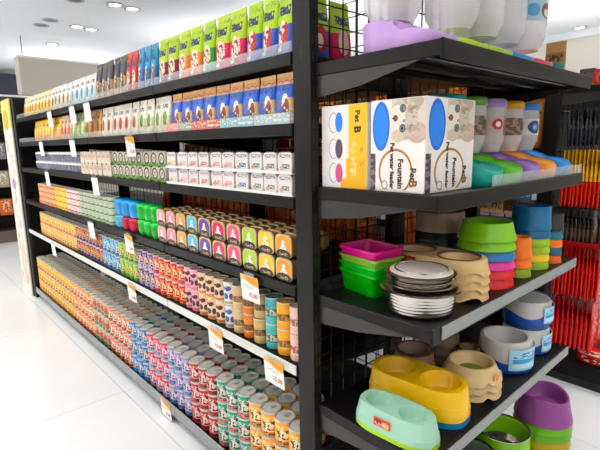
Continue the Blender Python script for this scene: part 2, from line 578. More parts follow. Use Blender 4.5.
def place_row(name, cat, shelf, blocks, z, x, maker, tiers=1, th=0.0):
    for key, desc, y0, y1, n in blocks:
        pitch = (y1 - y0) / n
        parts = maker(key, pitch)
        for i in range(n):
            for k in range(tiers):
                lb = '%s, %s, ' % (desc, SHELF[shelf])
                if tiers > 1:
                    lb += ['lower tier, ', 'upper tier, '][k] if tiers == 2 else ['lowest tier, ', 'second tier, ', 'third tier, ', 'topmost tier, '][k if k < tiers - 1 else 3]
                lb += ('%s of its colour from corner post' % ORD[i]) if n > 1 else 'the only one of its colour'
                jx, jr = random.uniform(0, 0.006), random.uniform(-0.05, 0.05)
                from_parts(name, lb, cat, parts, (x + jx, y0 + (i + 0.5) * pitch, z + 0.0006 + k * th), '%ss on the %s' % (desc, SHELF[shelf]), jr if 'pouch' in name else jr * 0.3)


# row one: stand-up pouches on the top shelf
P1 = {
    'lime_blue': ('#b7d51e', '#3c58b8', '#c3282d', '#7a1d22', 0), 'lime_crimson': ('#b9d023', '#d8315a', '#f0c9bd', '#7a2a2a', 0), 'lime_green': ('#a8cc2a', '#2f9a45', '#e8c9a4', '#7b2a22', 0),
    'lime_orange': ('#b9d023', '#ee8a1c', '#e9d2ae', '#7b4a22', 0), 'lime_maroon': ('#b3c92a', '#7d2240', '#e9d2ae', '#4a1a22', 0), 'blue_tall': ('#2f8fc0', '#2a6fa8', '#6b4630', '#2a2430', 0),
    'red_pack': ('#c9302c', '#b82a2c', '#efe2cf', '#5a1512', 0), 'brown_pack': ('#3a2c26', '#b08a63', '#2c2220', '#1c1614', 0), 'white_blue': ('#ece8e2', '#cfe0e2', '#3f86a4', '#6b5a50', 2),
    'white_tan': ('#efe9de', '#e2d2bb', '#8d5c3a', '#5a3a28', 2), 'cream_yellow': ('#f3e3bb', '#efc65b', '#a86f35', '#6f4a2a', 2)}
B1 = [('lime_blue', 'lime and blue pouch', 0.10, 0.36, 3), ('lime_crimson', 'lime and crimson pouch', 0.365, 0.565, 2), ('lime_green', 'lime and green pouch', 0.57, 0.665, 1),
      ('lime_orange', 'lime and orange pouch', 0.67, 0.87, 2), ('lime_maroon', 'lime and maroon pouch', 0.88, 1.07, 2), ('blue_tall', 'blue pouch', 1.09, 1.30, 3), ('red_pack', 'red pouch', 1.31, 1.45, 2),
      ('brown_pack', 'dark brown pouch', 1.46, 1.92, 5), ('white_blue', 'white and blue pouch', 1.93, 2.43, 5), ('white_tan', 'white and tan pouch', 2.44, 2.92, 5), ('cream_yellow', 'cream and yellow pouch', 2.93, 3.83, 9)]


def mk1(key, pitch):
    a, b, c, d, k = P1[key]
    return pouch_parts('row_one_' + key, pitch * 0.97, 0.165 if key in ('white_blue', 'white_tan', 'cream_yellow') else 0.2, 0.055, pouch_style(key, a, b, c, d, kind=k), mat('seal_' + key, a, 0.35))


place_row('food_pouch', 'pouch', 0, B1, L_TOP[0], 0.012, mk1)
P2 = {
    'blue_beige': ('#dcae7c', '#e0b98c', '#2f5fc0', '#7a3a30', 1), 'white_green': ('#efe6d6', '#d8c9a8', '#4f9a52', '#5a4030', 2), 'cream_red': ('#eee3d2', '#e3d3ba', '#a83a3a', '#42406a', 2),
    'tan': ('#cf9f62', '#c08647', '#7d4a28', '#5a3520', 2), 'soft_green': ('#b8c58c', '#8fae6a', '#efe6d0', '#5a6a35', 2), 'pink_tan': ('#e3c0a4', '#d89a7c', '#b0503f', '#7a3a2c', 2),
    'golden': ('#f0c24c', '#e8a02e', '#fbe7b0', '#a5611c', 2)}
B2 = [('blue_beige', 'blue and beige pouch', 0.11, 0.97, 9), ('white_green', 'white and green pouch', 0.98, 1.33, 4), ('cream_red', 'cream and red pouch', 1.34, 1.89, 6), ('tan', 'tan pouch', 1.90, 2.17, 3),
      ('soft_green', 'soft green pouch', 2.18, 2.47, 3), ('pink_tan', 'pinkish tan pouch', 2.48, 2.73, 3), ('golden', 'golden yellow pouch', 2.74, 3.56, 9)]


def mk2(key, pitch):
    a, b, c, d, k = P2[key]
    return pouch_parts('row_two_' + key, pitch * 0.96, 0.168, 0.05, pouch_style('b_' + key, a, b, c, d, kind=k), mat('seal_b_' + key, a, 0.35))


place_row('food_pouch', 'pouch', 1, B2, L_TOP[1], 0.012, mk2)
# printed strips at the front of the second shelf
for i, (y0, y1, c, w) in enumerate(((0.10, 0.30, '#a9bdc0', 'grey blue'), (0.30, 0.52, '#8fb3bf', 'pale blue'), (0.52, 0.74, '#c9665e', 'brick red'), (0.74, 0.86, '#8a9a86', 'grey green'), (0.86, 0.985, '#e08a84', 'pink'))):
    t = thing('shelf_strip', w + ' printed card strip along the front of the second shelf', 'card strip', (0.001, (y0 + y1) / 2, L_TOP[1] + 0.001), 0, 'card strips on the second shelf')
    link('strip_card', MB().box(0, 0.002, -(y1 - y0) / 2 + 0.002, (y1 - y0) / 2 - 0.002, 0, 0.036).mesh('strip_card', print_mat('strip_%d' % i, c, [('noise', 0, 1, 0.2, 0.9, 14, 4, 0.55, '#e8dccb')]), 0), t)


def tray_parts(key, w, h, d, body, face, r=0.018):
    out = rrect(w, h, min(r, h * 0.25), 3)
    o2 = [(a, b + h / 2) for a, b in out]
    k = 0.86
    o3 = [(a * k, (b * k) + h / 2) for a, b in out]
    mb = MB().rings([[(0.003, a, b) for a, b in o2], [(0.006, a, b) for a, b in o2], [(0.007, a * 0.95, (b - h / 2) * 0.95 + h / 2) for a, b in o2], [(d, a, b) for a, b in o3]])
    bm_ = mb.mesh('tray_body_' + key, body, 45)
    foil = MB().prism([(a * 0.965, (b - h / 2) * 0.965 + h / 2) for a, b in o2], 0.0, 0.003, 'x').mesh('foil_lid_' + key, face, 45)
    return [('tray_body', bm_, (0, 0, 0), []), ('foil_lid', foil, (0, 0, 0), [])]


def cup_parts(key, r, h, body, lid, cap=True):
    b = MB().lathe([(r * 0.8, 0), (r * 0.84, 0.004), (r * 0.97, h * 0.35), (r * 0.98, h * 0.6), (r * 0.95, h * 0.72)], 16).mesh('cup_body_' + key, body, 40)
    l = MB().lathe([(r * 1.0, h * 0.72), (r * 1.02, h * 0.76), (r * 0.98, h * 0.86), (r * 0.8, h * 0.95), (r * 0.5, h * 0.985), (0.0005, h)], 16).mesh('cup_lid_' + key, lid, 40)
    return [('cup_body', b, (r, 0, 0), []), ('cup_lid', l, (r, 0, 0), [])]


T3 = {'green_mark': '#49695a', 'blue_mark': '#2b5f9e', 'salmon_mark': '#e08a84', 'red_mark': '#c8454b', 'pink_mark': '#efb0b0', 'yellow_mark': '#e9cf8a'}
B3 = [('green_mark', 'white tray with green mark', 0.105, 0.35, 3), ('blue_mark', 'white tray with blue mark', 0.355, 0.445, 1), ('salmon_mark', 'white tray with salmon mark', 0.45, 0.63, 2),
      ('red_mark', 'white tray with red mark', 0.635, 0.815, 2), ('pink_mark', 'white tray with pink mark', 0.82, 0.92, 1), ('yellow_mark', 'white tray with yellow mark', 0.925, 1.02, 1)]
tb = mat('white_tray_plastic', '#d9d5d0', 0.4)


def mk3(key, pitch):
    f = print_mat('foil_' + key, '#e6ddda', [('noise', 0.12, 0.9, 0.72, 0.9, 11, 14, 0.5, '#6d6a72'), ('rect', 0.3, 0.82, 0.2, 0.42, T3[key]), ('noise', 0.34, 0.78, 0.24, 0.38, 12, 14, 0.52, '#f4efe9'),
                                            ('ell', 0.28, 0.22, 0.16, 0.1, '#c9a08f')], 0.3)
    return tray_parts('white_' + key, pitch * 0.94, 0.0705, 0.035, tb, f)


z3 = L_TOP[2]
for k, (zz, lbl) in enumerate(((z3, 'thin white carton strip under the lower tier of white trays'), (z3 + 0.0748, 'thin white carton strip between the two tiers of white trays'))):
    t = thing('carton_strip', lbl, 'carton', (0.006, 0.56, zz + 0.0004), 0, 'white carton strips on the third shelf')
    link('strip_base', MB().box(0, 0.06, -0.46, 0.46, 0, 0.003).mesh('strip_base', WHITE, 0), t)
    link('strip_lip', MB().box(-0.002, 0.001, -0.46, 0.46, 0, 0.011).mesh('strip_lip', WHITE, 0), t)
place_row('food_tray', 'food tray', 2, B3, z3 + 0.0035, 0.010, mk3, 2, 0.0748)
B3b = [('oval_green', 'cream tray with dark oval', 1.04, 1.74, 8)]


def mk3b(key, pitch):
    f = print_mat('foil_' + key, '#d3cbb4', [('rect', 0, 1, 0, 0.3, '#8fae6a'), ('ell', 0.5, 0.55, 0.42, 0.42, '#2c2a2c'), ('ell', 0.5, 0.55, 0.27, 0.28, '#e6d8d0'), ('noise', 0.3, 0.7, 0.35, 0.75, 9, 9, 0.52, '#6b4a52'), ('rect', 0, 1, 0, 0.16, '#5f8f3f')], 0.3)
    return tray_parts(key, pitch * 0.93, 0.075, 0.035, tb, f, 0.022)


place_row('food_tray', 'food tray', 2, B3b, z3, 0.012, mk3b, 2, 0.0757)
B3c = [('cream_cup', 'cream tub', 1.76, 2.33, 7), ('silver_cup', 'silvery white cup', 2.35, 3.62, 15)]


def mk3c(key, pitch):
    if key == 'cream_cup':
        f = print_mat('foil_cream', '#e0cdb8', [('noise', 0.1, 0.9, 0.5, 0.85, 8, 9, 0.52, '#a2705a'), ('rect', 0, 1, 0, 0.25, '#e8e0d0')], 0.35)
        return tray_parts(key, pitch * 0.93, 0.075, 0.04, tb, f)
    return cup_parts(key, pitch * 0.48, 0.0745, mat('silvery_cup', '#7f8494', 0.25, 0.5), mat('pale_cup_lid', '#e8e4de', 0.3))


place_row('food_tub', 'food tub', 2, B3c, z3, 0.012, mk3c, 2, 0.0757)
# row four: black trays with coloured arched labels, two tiers, and more rows behind the upper tier
C4 = [('orange', '#f29a2e', 0.115, 0.212), ('yellow', '#f2c534', 0.213, 0.315), ('lime', '#a9c93c', 0.318, 0.42), ('hot pink', '#e8587c', 0.425, 0.53), ('crimson', '#d03a5c', 0.535, 0.645), ('violet', '#5a3a8c', 0.65, 0.76),
      ('sky blue', '#54b4dc', 0.765, 0.865), ('pale orange', '#ef9a5c', 0.87, 0.97), ('rose pink', '#f08aa4', 0.975, 1.075), ('light pink', '#f4a0b4', 1.08, 1.18)]
tray_tan = mat('tan_tray_side', '#8d6f4c', 0.45)
z4 = L_TOP[3]
for nm, c, y0, y1 in C4:
    f = print_mat('arch_' + nm, '#cbb48c', [('rect', 0.06, 0.94, 0.04, 0.7, c), ('ell', 0.5, 0.66, 0.42, 0.3, c), ('ell', 0.5, 0.5, 0.12, 0.26, '#efe9e2'), ('ell', 0.5, 0.36, 0.2, 0.14, '#efe9e2'), ('noise', 0.4, 0.62, 0.3, 0.6, 9, 9, 0.55, '#5a4038'),
                                          ('ell', 0.5, 0.15, 0.45, 0.2, '#1c1718'), ('noise', 0.25, 0.75, 0.08, 0.2, 14, 20, 0.5, '#d8b27c')], 0.28)
    pp = tray_parts('arched_' + nm.replace(' ', '_'), (y1 - y0) * 0.94, 0.085, 0.036, tray_tan, f, 0.024)
    for k in range(2):
        for r in range(1 if k == 0 else 5):
            lb = '%s arched food tray on the fourth shelf, %s' % (nm, ['lower tier', 'upper tier'][k])
            if r:
                lb += ', %s row back' % ORD[r]
            else:
                lb += ' at the front'
            from_parts('arched_tray', lb, 'food tray', pp, (0.012 + r * 0.039, (y0 + y1) / 2, z4 + 0.0006 + k * 0.0865), 'arched trays on the fourth shelf')
B4 = [('green_tub', 'shiny green tub', 1.21, 1.47, 3), ]
place_row('food_tub', 'food tub', 3, B4, z4, 0.012, lambda k, p: cup_parts(k, p * 0.49, 0.088, mat('green_tub_plastic', '#2fae4a', 0.2), mat('green_tub_lid', '#3cc458', 0.15)), 2, 0.089)
B4b = [('blue_tub', 'bright blue tub', 1.49, 1.81, 3)]
place_row('food_tub', 'food tub', 3, B4b, z4 + 0.08, 0.012, lambda k, p: cup_parts(k, p * 0.49, 0.1, mat('blue_tub_plastic', '#2f8ed0', 0.25), mat('blue_tub_lid', '#3a9ee0', 0.2)))
for i, (nm, c) in enumerate((('red', '#c8304a'), ('deep red', '#b02840'), ('pale blue', '#5fb4dc'))):
    from_parts('food_tub', nm + ' tub under the bright blue tubs on the fourth shelf', 'food tub', cup_parts(nm.replace(' ', '_'), 0.052, 0.0785, mat('tub_' + nm, c, 0.25), mat('tub_lid_' + nm, c, 0.2)), (0.012, 1.543 + i * 0.107, z4 + 0.0006), 'tubs under the blue tubs')


def can_parts(key, r, h, m, n=18, tab=True):
    b = MB().lathe([(r * 0.93, 0), (r * 0.985, 0.003), (r, 0.006), (r, h - 0.007), (r * 0.985, h - 0.004)], n).mesh('can_body_' + key, m, 40)
    l = MB().lathe([(r * 0.99, h - 0.005), (r * 1.01, h - 0.002), (r * 1.0, h), (r * 0.93, h), (r * 0.9, h - 0.005), (r * 0.6, h - 0.0055), (r * 0.55, h - 0.0045), (0.0005, h - 0.0045)], n, cap0=False).mesh('can_lid_%s' % key, LID, 40)
    parts = [('can_body', b, (r, 0, 0), [])]
    sub = []
    if tab:
        tb_ = MB().prism(rrect(r * 0.7, r * 0.36, r * 0.16, 2), h - 0.0042, h - 0.002, 'z').mesh('pull_tab_' + key, LID, 0)
        sub = [('pull_tab', tb_, (r * 0.25, 0, 0))]
    parts.append(('can_lid', l, (r, 0, 0), sub))
    return parts


def can_style(key, base, c2, c3, dark, kind=0):
    if kind == 0:
        ly = [('ell', 0.72, 0.5, 0.26, 0.2, c2), ('noise', 0.4, 1, 0.3, 0.66, 6, 8, 0.52, dark), ('noise', 0.42, 0.98, 0.72, 0.84, 12, 18, 0.5, c2), ('noise', 0, 0.4, 0.3, 0.85, 6, 7, 0.6, c3), ('rect', 0, 1, 0.04, 0.26, c3), ('noise', 0, 1, 0.06, 0.26, 10, 12, 0.55, dark), ('rect', 0, 1, 0.24, 0.27, c2), ('rect', 0, 1, 0.0, 0.04, '#a9a8a0'), ('rect', 0, 1, 0.95, 1, '#c9c6bc')]
    elif kind == 1:     # spotted
        ly = [('ell', 0.7, 0.75, 0.2, 0.12, dark), ('ell', 0.35, 0.75, 0.14, 0.12, dark), ('ell', 0.55, 0.4, 0.2, 0.14, dark), ('ell', 0.9, 0.4, 0.1, 0.14, dark), ('rect', 0, 1, 0.05, 0.18, c2), ('noise', 0, 1, 0.8, 1, 6, 9, 0.55, c3)]
    else:               # banded
        ly = [('rect', 0, 1, 0.33, 0.6, c2), ('noise', 0, 1, 0.33, 0.6, 6, 9, 0.5, dark), ('rect', 0, 1, 0.28, 0.33, c3), ('noise', 0.2, 1, 0.7, 0.9, 8, 10, 0.58, c3)]
    return print_mat('can_' + key, base, ly, 0.3)


# short tins further along the fourth shelf, four tiers
P4 = {'mint_tin': ('#b9c4a8', '#5f9a7a', '#efe9da', '#6a6a50', 2), 'blush_tin': ('#efdcd6', '#d45c7a', '#f3e9d0', '#c04a6a', 2), 'sunny_tin': ('#f2cf3a', '#e8b01e', '#f7e27a', '#b0761c', 2), 'salmon_tin': ('#efab84', '#e0703c', '#f6dfb0', '#a8402c', 2)}
B4c = [('mint_tin', 'flat cream and green tin', 1.83, 2.47, 8), ('blush_tin', 'flat white and pink tin', 2.48, 2.78, 4), ('sunny_tin', 'flat yellow tin', 2.79, 3.11, 4), ('salmon_tin', 'flat salmon tin', 3.12, 3.64, 6)]
place_row('flat_tin', 'tin', 3, B4c, z4, 0.012, lambda k, p: can_parts(k, p * 0.49, 0.044, can_style(k, *P4[k][:4], kind=P4[k][4]), 14, True), 4, 0.0445)

# row five: two tiers of small cans
P5 = {'pale_pink': ('#e9bdb0', '#e0a090', '#f3dcd0', '#8a5a50', 2), 'amber': ('#efaa3c', '#b5854a', '#f2c878', '#6a4a28', 2), 'turquoise': ('#5fb4b8', '#c9c2b0', '#2f7f86', '#4a5a58', 2), 'sand': ('#c9a878', '#8f6a42', '#d8c090', '#5a4028', 2),
      'copper': ('#d8813c', '#8a5a34', '#efb070', '#5a3820', 2), 'tan_can': ('#d0b088', '#a88458', '#e2cfae', '#6a4a30', 2), 'white_blue_dot': ('#e6e2d8', '#b9a890', '#c9c4b8', '#3f5fa0', 1), 'peach_dot': ('#efcdae', '#c88a5a', '#e8b48c', '#4a3028', 1),
      'pink_dot': ('#eca8b4', '#d87a8c', '#f6d0d4', '#4a2830', 1), 'scarlet': ('#d83a30', '#efd0a0', '#e86a3c', '#8a1c1c', 0), 'cherry': ('#e0506a', '#f4d8c8', '#c83048', '#8a1c30', 0), 'grape': ('#6a3f94', '#e8cfa8', '#c8b0d8', '#3a2058', 0),
      'leaf': ('#8fc43a', '#e6c98c', '#5fa030', '#5a6a20', 0), 'azure': ('#3f9ad0', '#cfe0e6', '#2a70b0', '#4a3a40', 0), 'plum_red': ('#a83048', '#e0b070', '#4a3a80', '#3a2048', 0), 'honey': ('#f0b030', '#f6dca0', '#e08a24', '#8a5a20', 0)}
B5 = [('pale_pink', 'pale pink can', 0.095, 0.166, 1), ('amber', 'amber can', 0.167, 0.24, 1), ('turquoise', 'turquoise can', 0.241, 0.314, 1), ('sand', 'sand coloured can', 0.315, 0.387, 1), ('copper', 'copper orange can', 0.388, 0.46, 1),
      ('tan_can', 'tan can', 0.461, 0.533, 1), ('white_blue_dot', 'white blue-spotted can', 0.534, 0.606, 1), ('peach_dot', 'peach spotted can', 0.607, 0.82, 3), ('pink_dot', 'pink spotted can', 0.821, 0.955, 2), ('scarlet', 'scarlet can', 0.956, 1.23, 4),
      ('cherry', 'cherry pink can', 1.231, 1.30, 1), ('grape', 'purple can', 1.301, 1.51, 3), ('leaf', 'leaf green can', 1.511, 1.79, 4), ('azure', 'azure can', 1.791, 2.08, 4), ('plum_red', 'plum red can', 2.081, 2.65, 8), ('honey', 'honey yellow can', 2.651, 3.72, 15)]
z5 = L_TOP[4]
place_row('food_can', 'can', 4, B5, z5, 0.014, lambda k, p: can_parts(k, p * 0.485, 0.1035, can_style(k, *P5[k][:4], kind=P5[k][4])), 2, 0.104)

# bottom row: three tiers of tall tins, two more rows behind
P6 = {'mustard': ('#f0ac2c', '#f6e4c0', '#d8902a', '#5a3a20', 0), 'teal': ('#2f9a8a', '#e8d8c8', '#d87a70', '#2a4a44', 0), 'ruby': ('#b8343c', '#ecd2c4', '#a8282f', '#5a1a1e', 0), 'lilac': ('#9a8ab8', '#dcd2dc', '#5f86c0', '#4a3a5a', 0),
      'raspberry': ('#d8405c', '#f0d0d0', '#7fa8d0', '#8a2038', 0), 'cobalt': ('#2f78c0', '#d8d0c0', '#3f98d8', '#2a3a60', 0), 'coral': ('#e07a5c', '#efe0d0', '#c85a48', '#7a3a30', 0), 'moss': ('#c8b8a0', '#d8685a', '#6a9a70', '#4a5a40', 0),
      'tangerine': ('#ea8a4c', '#f4d8b8', '#d86838', '#8a4a28', 0), 'sunflower': ('#f0a824', '#f8d884', '#c87a20', '#7a4a20', 0)}
B6 = [('mustard', 'mustard yellow tin', 0.10, 0.45, 4), ('teal', 'teal tin', 0.451, 0.71, 3), ('ruby', 'ruby red tin', 0.711, 0.96, 3), ('lilac', 'lilac blue tin', 0.961, 1.21, 3), ('raspberry', 'raspberry red tin', 1.211, 1.47, 3),
      ('cobalt', 'cobalt blue tin', 1.471, 1.71, 3), ('coral', 'coral tin', 1.711, 2.10, 5), ('moss', 'beige and green tin', 2.101, 2.40, 4), ('tangerine', 'tangerine tin', 2.401, 2.88, 6), ('sunflower', 'sunflower yellow tin', 2.881, 4.05, 14)]
mk6 = lambda k, p: can_parts(k, p * 0.487, 0.1115, can_style('tall_' + k, *P6[k][:4], kind=0))
place_row('food_tin', 'tin', 5, B6, 0.1, 0.012, mk6, 3, 0.112)
for key, desc, y0, y1, n in B6:
    p = (y1 - y0) / n
    parts = mk6(key, p)
    for i in range(n):
        for r in (1, 2):
            o = 'the only one' if n == 1 else ORD[i]
            from_parts('food_tin', '%s, bottom shelf, %s row back, %s of its colour from corner post' % (desc, ORD[r], o), 'tin', parts,
                       (0.014 + r * 0.09, y0 + (i + 0.5) * p + 0.01 * r, 0.1 + 0.224), '%ss behind the front row' % desc)
            # the tins that carry them
    # lower tiers behind are hidden by the front row: carried by a plain riser
rb = MB()
for b in range(NBAY):
    rb.box(0.105, 0.30, 0.012, BAY - 0.012, 0.1, 0.323)
    o = link('stock_riser', rb.mesh('stock_riser', BLACK, 0), run, (0, RUN_Y0 + b * BAY, 0))
    rb = MB()
rb.bm.free()

# ------------------------------------------------------------------ price tags hung on the run's shelf lips
tagm = print_mat('price_tag_print', '#f2efe9', [('rect', 0, 1, 0.8, 1, '#efc48c'), ('ell', 1.0, 0.95, 0.75, 0.3, '#eba854'), ('noise', 0.2, 0.92, 0.78, 0.96, 8, 12, 0.5, '#d98a3c'), ('noise', 0.15, 0.8, 0.5, 0.64, 14, 24, 0.55, '#a9a5a0')], 0.5)
tag_plain_m = print_mat('plain_tag_print', '#f2efe9', [('noise', 0.15, 0.85, 0.2, 0.9, 12, 22, 0.6, '#c9c5c0')], 0.5)
plain_card = MB().box(-0.0012, 0, -0.057, 0.057, -0.112, 0, 0.0005).mesh('tag_card', tag_plain_m, 0)
tag_card = MB().box(-0.0012, 0, -0.058, 0.058, -0.105, 0, 0.0005).mesh('tag_card', tagm, 0)
tag_clip = MB().box(-0.002, 0.002, -0.03, 0.03, -0.004, 0.012).mesh('tag_clip', CLEAR, 0)
tag_red = mat('tag_red_ink', '#c8484a', 0.6)
TAGS = [(0, 2.02, 'nearest of the three'), (0, 2.32, 'middle of the three'), (0, 2.88, 'furthest of the three'), (1, 1.39, 'nearest of the three'), (1, 2.39, 'middle of the three'), (1, 3.23, 'furthest of the three'),
        (2, 2.0, 'nearer of the two'), (2, 3.15, 'further of the two'), (3, 0.345, 'nearest of the three'), (3, 1.52, 'middle of the three'), (3, 2.16, 'furthest of the three'), (4, 0.21, 'nearest to the corner post'),
        (4, 0.62, 'second from the corner post'), (4, 1.54, 'third from the corner post'), (4, 3.21, 'furthest from the corner post'), (5, 1.19, 'the only one there')]
for k, y, wh in TAGS:
    z = (L_TOP + [0.125])[k] - 0.012
    full = (k, y) in ((1, 1.39), (3, 0.345), (3, 1.52), (4, 0.21), (4, 0.62), (4, 1.54), (5, 1.19))
    t = thing('price_tag', '%s price tag hanging on the %s edge, %s' % ('white and orange' if full else 'plain white', SHELF[k], wh), 'price tag', (-0.012, y, z), 0, 'price tags on the long run')
    t.rotation_euler = (0, math.radians(-4), 0)
    c = link('tag_card', tag_card if full else plain_card, t)
    link('tag_clip', tag_clip, t)
    if full:
        lettering('15.00', 0.026, tag_red, c, (-0.0016, -0.018, -0.078), (0, -1, 0), (0, 0, 1), 0.0003)

# ------------------------------------------------------------------ goods on the far side of the run, seen through the wire grids
def bag(key, desc, label, x, y, z, w, h, d, base, c2, c3, face='x', rz=0.0, group=None, name='food_bag'):
    m = print_mat('bag_' + key, base, [('rect', 0, 1, 0.62, 0.86, c2), ('noise', 0.1, 0.9, 0.66, 0.82, 8, 10, 0.5, c3), ('ell', 0.5, 0.35, 0.3, 0.2, c3), ('noise', 0.2, 0.8, 0.2, 0.5, 6, 6, 0.55, c2)], 0.3)
    k = 'bag_%s_%g_%g_%g' % (key, w, h, d)
    if k not in COUNT:
        COUNT[k] = pouch_parts(k, w, h, d, m, mat('seal_bag_' + key, base, 0.35))
    return from_parts(name, label, 'bag', COUNT[k], (x, y, z + 0.0006), group, rz)


for i in range(17):
    bag('orange', '', 'orange bag behind the wire grid at fourth shelf height, %s from corner post' % ORD[i], 0.655, 0.34 + i * 0.13, L_TOP[3], 0.12, 0.2 if i % 4 else 0.17, 0.06, '#ff7a24', '#ffa04c', '#e0501c', group='orange bags behind the grid')
for i in range(3):
    bag('red', '', 'red bag behind the wire grid at third shelf height, %s from corner post' % ORD[i], 0.655, 0.70 + i * 0.125, L_TOP[2], 0.115, 0.2, 0.06, '#c8323a', '#e8dcd0', '#7a1a20', group='red bags behind the grid')
for i in range(7):
    bag('marigold', '', 'marigold bag behind the wire grid at third shelf height, %s beyond the red bags' % ORD[i], 0.655, 1.28 + i * 0.125, L_TOP[2], 0.115, 0.19, 0.06, '#efaa3c', '#f2e6cf', '#5a3a30', group='marigold bags behind the grid')
for i in range(3):
    bag('crimson', '', 'dark red bag behind the wire grid at third shelf height, %s beside end cap' % ORD[i], 0.655, 0.24 + i * 0.13, L_TOP[2], 0.12, 0.16, 0.06, '#a8343a', '#d8a090', '#4a1a20', group='dark red bags behind the grid')
for i in range(3):
    bag('orange', '', 'orange bag close behind the end cap grid, %s from the centre upright' % ORD[i], 0.72 + i * 0.13, 0.14, L_TOP[3], 0.12, 0.2, 0.05, '#ff7a24', '#ffa04c', '#e0501c', rz=PI / 2, group='orange bags beside the end cap grid')
# pouches at the end of the top shelf, seen through the end cap grid
for i, key in enumerate(('lime_blue', 'lime_crimson')):
    a, b, c, d, k = P1[key]
    from_parts('food_pouch', '%s pouch turned to face the end cap grid on the top shelf' % key.replace('_', ' and '), 'pouch', pouch_parts('end_' + key, 0.1, 0.2, 0.055, print_mat('pouch_end_' + key, a, [
        ('rect', 0, 1, 0, 0.5, b), ('noise', 0.15, 0.85, 0.66, 0.82, 9, 14, 0.42, '#1d2a55'), ('ell', 0.5, 0.34, 0.26, 0.24, c), ('ell', 0.4, 0.3, 0.16, 0.13, '#f2d9c4')]), mat('seal_' + key, a)),
        (0.16 + i * 0.11, 0.105, L_TOP[0] + 0.0006), 'pouches facing the end cap grid', PI / 2)

# ------------------------------------------------------------------ end cap, first shelf: large gravity feeders


def feeder_base(w, L, h1, h2, m, key, fill=False):
    """plan: rear round lobe under the tank and a front trough lobe towards -y; rim rises in two humps"""
    n = 44
    def plan(k, z):
        pts = []
        for i in range(n):
            a = 2 * PI * i / n
            y = math.copysign(abs(math.sin(a)) ** 0.75, math.sin(a)) * L / 2
            x = math.copysign(abs(math.cos(a)) ** 0.6, math.cos(a)) * w / 2
            waist = 1 - 0.12 * math.exp(-((y + 0.05 * L) / (0.1 * L)) ** 2)
            pts.append((x * k * waist, y * k, z))
        return pts
    def ztop(y):
        t = y / L + 0.5
        if t < 0.42:
            q = t / 0.42
            return h2 * (0.45 + 0.55 * math.sqrt(max(0, 1 - (1 - q) ** 2)))
        q = min(1, (t - 0.42) / 0.3)
        return h2 * 0.82 + (h1 - h2 * 0.82) * math.sqrt(max(0, 1 - (1 - q) ** 2))
    def zin(y):
        t = y / L + 0.5
        if fill:
            return ztop(y) - 0.007
        s = min(1, max(0, (t - 0.40) / 0.08))
        return 0.014 * (1 - s) + (h1 - 0.006) * s
    rr = [plan(0.94, 0.0), plan(0.97, 0.006)]
    rr.append([(x, y, ztop(y) - 0.004) for x, y, z in plan(1.0, 0)])
    rr.append([(x, y, ztop(y)) for x, y, z in plan(0.975, 0)])
    rr.append([(x, y, min(ztop(y) - 0.004, zin(y) + 0.02)) for x, y, z in plan(0.92, 0)])
    for k in (0.86, 0.6, 0.3, 0.05):
        rr.append([(x, y, zin(y)) for x, y, z in plan(k, 0)])
    return MB().rings(rr).mesh('feeder_base_' + key, m, 55)


def feeder(label, x, y, z, w, L, h1, h2, col, key, tank_r, tank_h, lidcol=None, tank_label=None, squash=1.0, group=None, ty=None):
    m = mat('feeder_plastic_' + key, col, 0.3)
    t = thing('pet_feeder', label, 'pet feeder', (x, y, z), 0, group)
    link('feeder_base', feeder_base(w, L, h1, h2, m, key, lidcol is not None), t)
    cy = L * 0.22 if ty is None else ty
    r = tank_r
    z0 = h1 + 0.001
    sy = squash
    prof = [(r * 0.72, z0), (r * 0.78, z0 + 0.012), (r * 0.98, z0 + 0.04), (r, z0 + 0.06), (r, z0 + tank_h * 0.45), (r * 0.97, z0 + tank_h * 0.47), (r, z0 + tank_h * 0.5), (r, z0 + tank_h - 0.02), (r * 0.96, z0 + tank_h)]
    link('tank', MB().lathe(prof, 28, 0, cy, 1, sy).mesh('tank_' + key, TANK, 40), t)
    if lidcol:
        lm = mat('feeder_lid_' + key, lidcol, 0.35)
        zt = z0 + tank_h
        link('tank_lid', MB().lathe([(r * 1.03, zt - 0.012), (r * 1.05, zt - 0.004), (r * 1.04, zt + 0.012), (r * 0.95, zt + 0.018)], 28, 0, cy, 1, sy).mesh('tank_lid_' + key, lm, 40), t)
    if tank_label:
        za, zb, lmat = tank_label
        mb = MB()
        rr = []
        for zz in (z0 + za, z0 + zb):
            rr.append([(r * 1.012 * math.cos(a), cy + r * sy * 1.012 * math.sin(a), zz) for a in [math.radians(190 + 120 * i / 14) for i in range(15)]])
        mb.rings(rr, False, False, False)
        link('tank_label', mb.mesh('tank_label_' + key, lmat, 60), t)
    return t


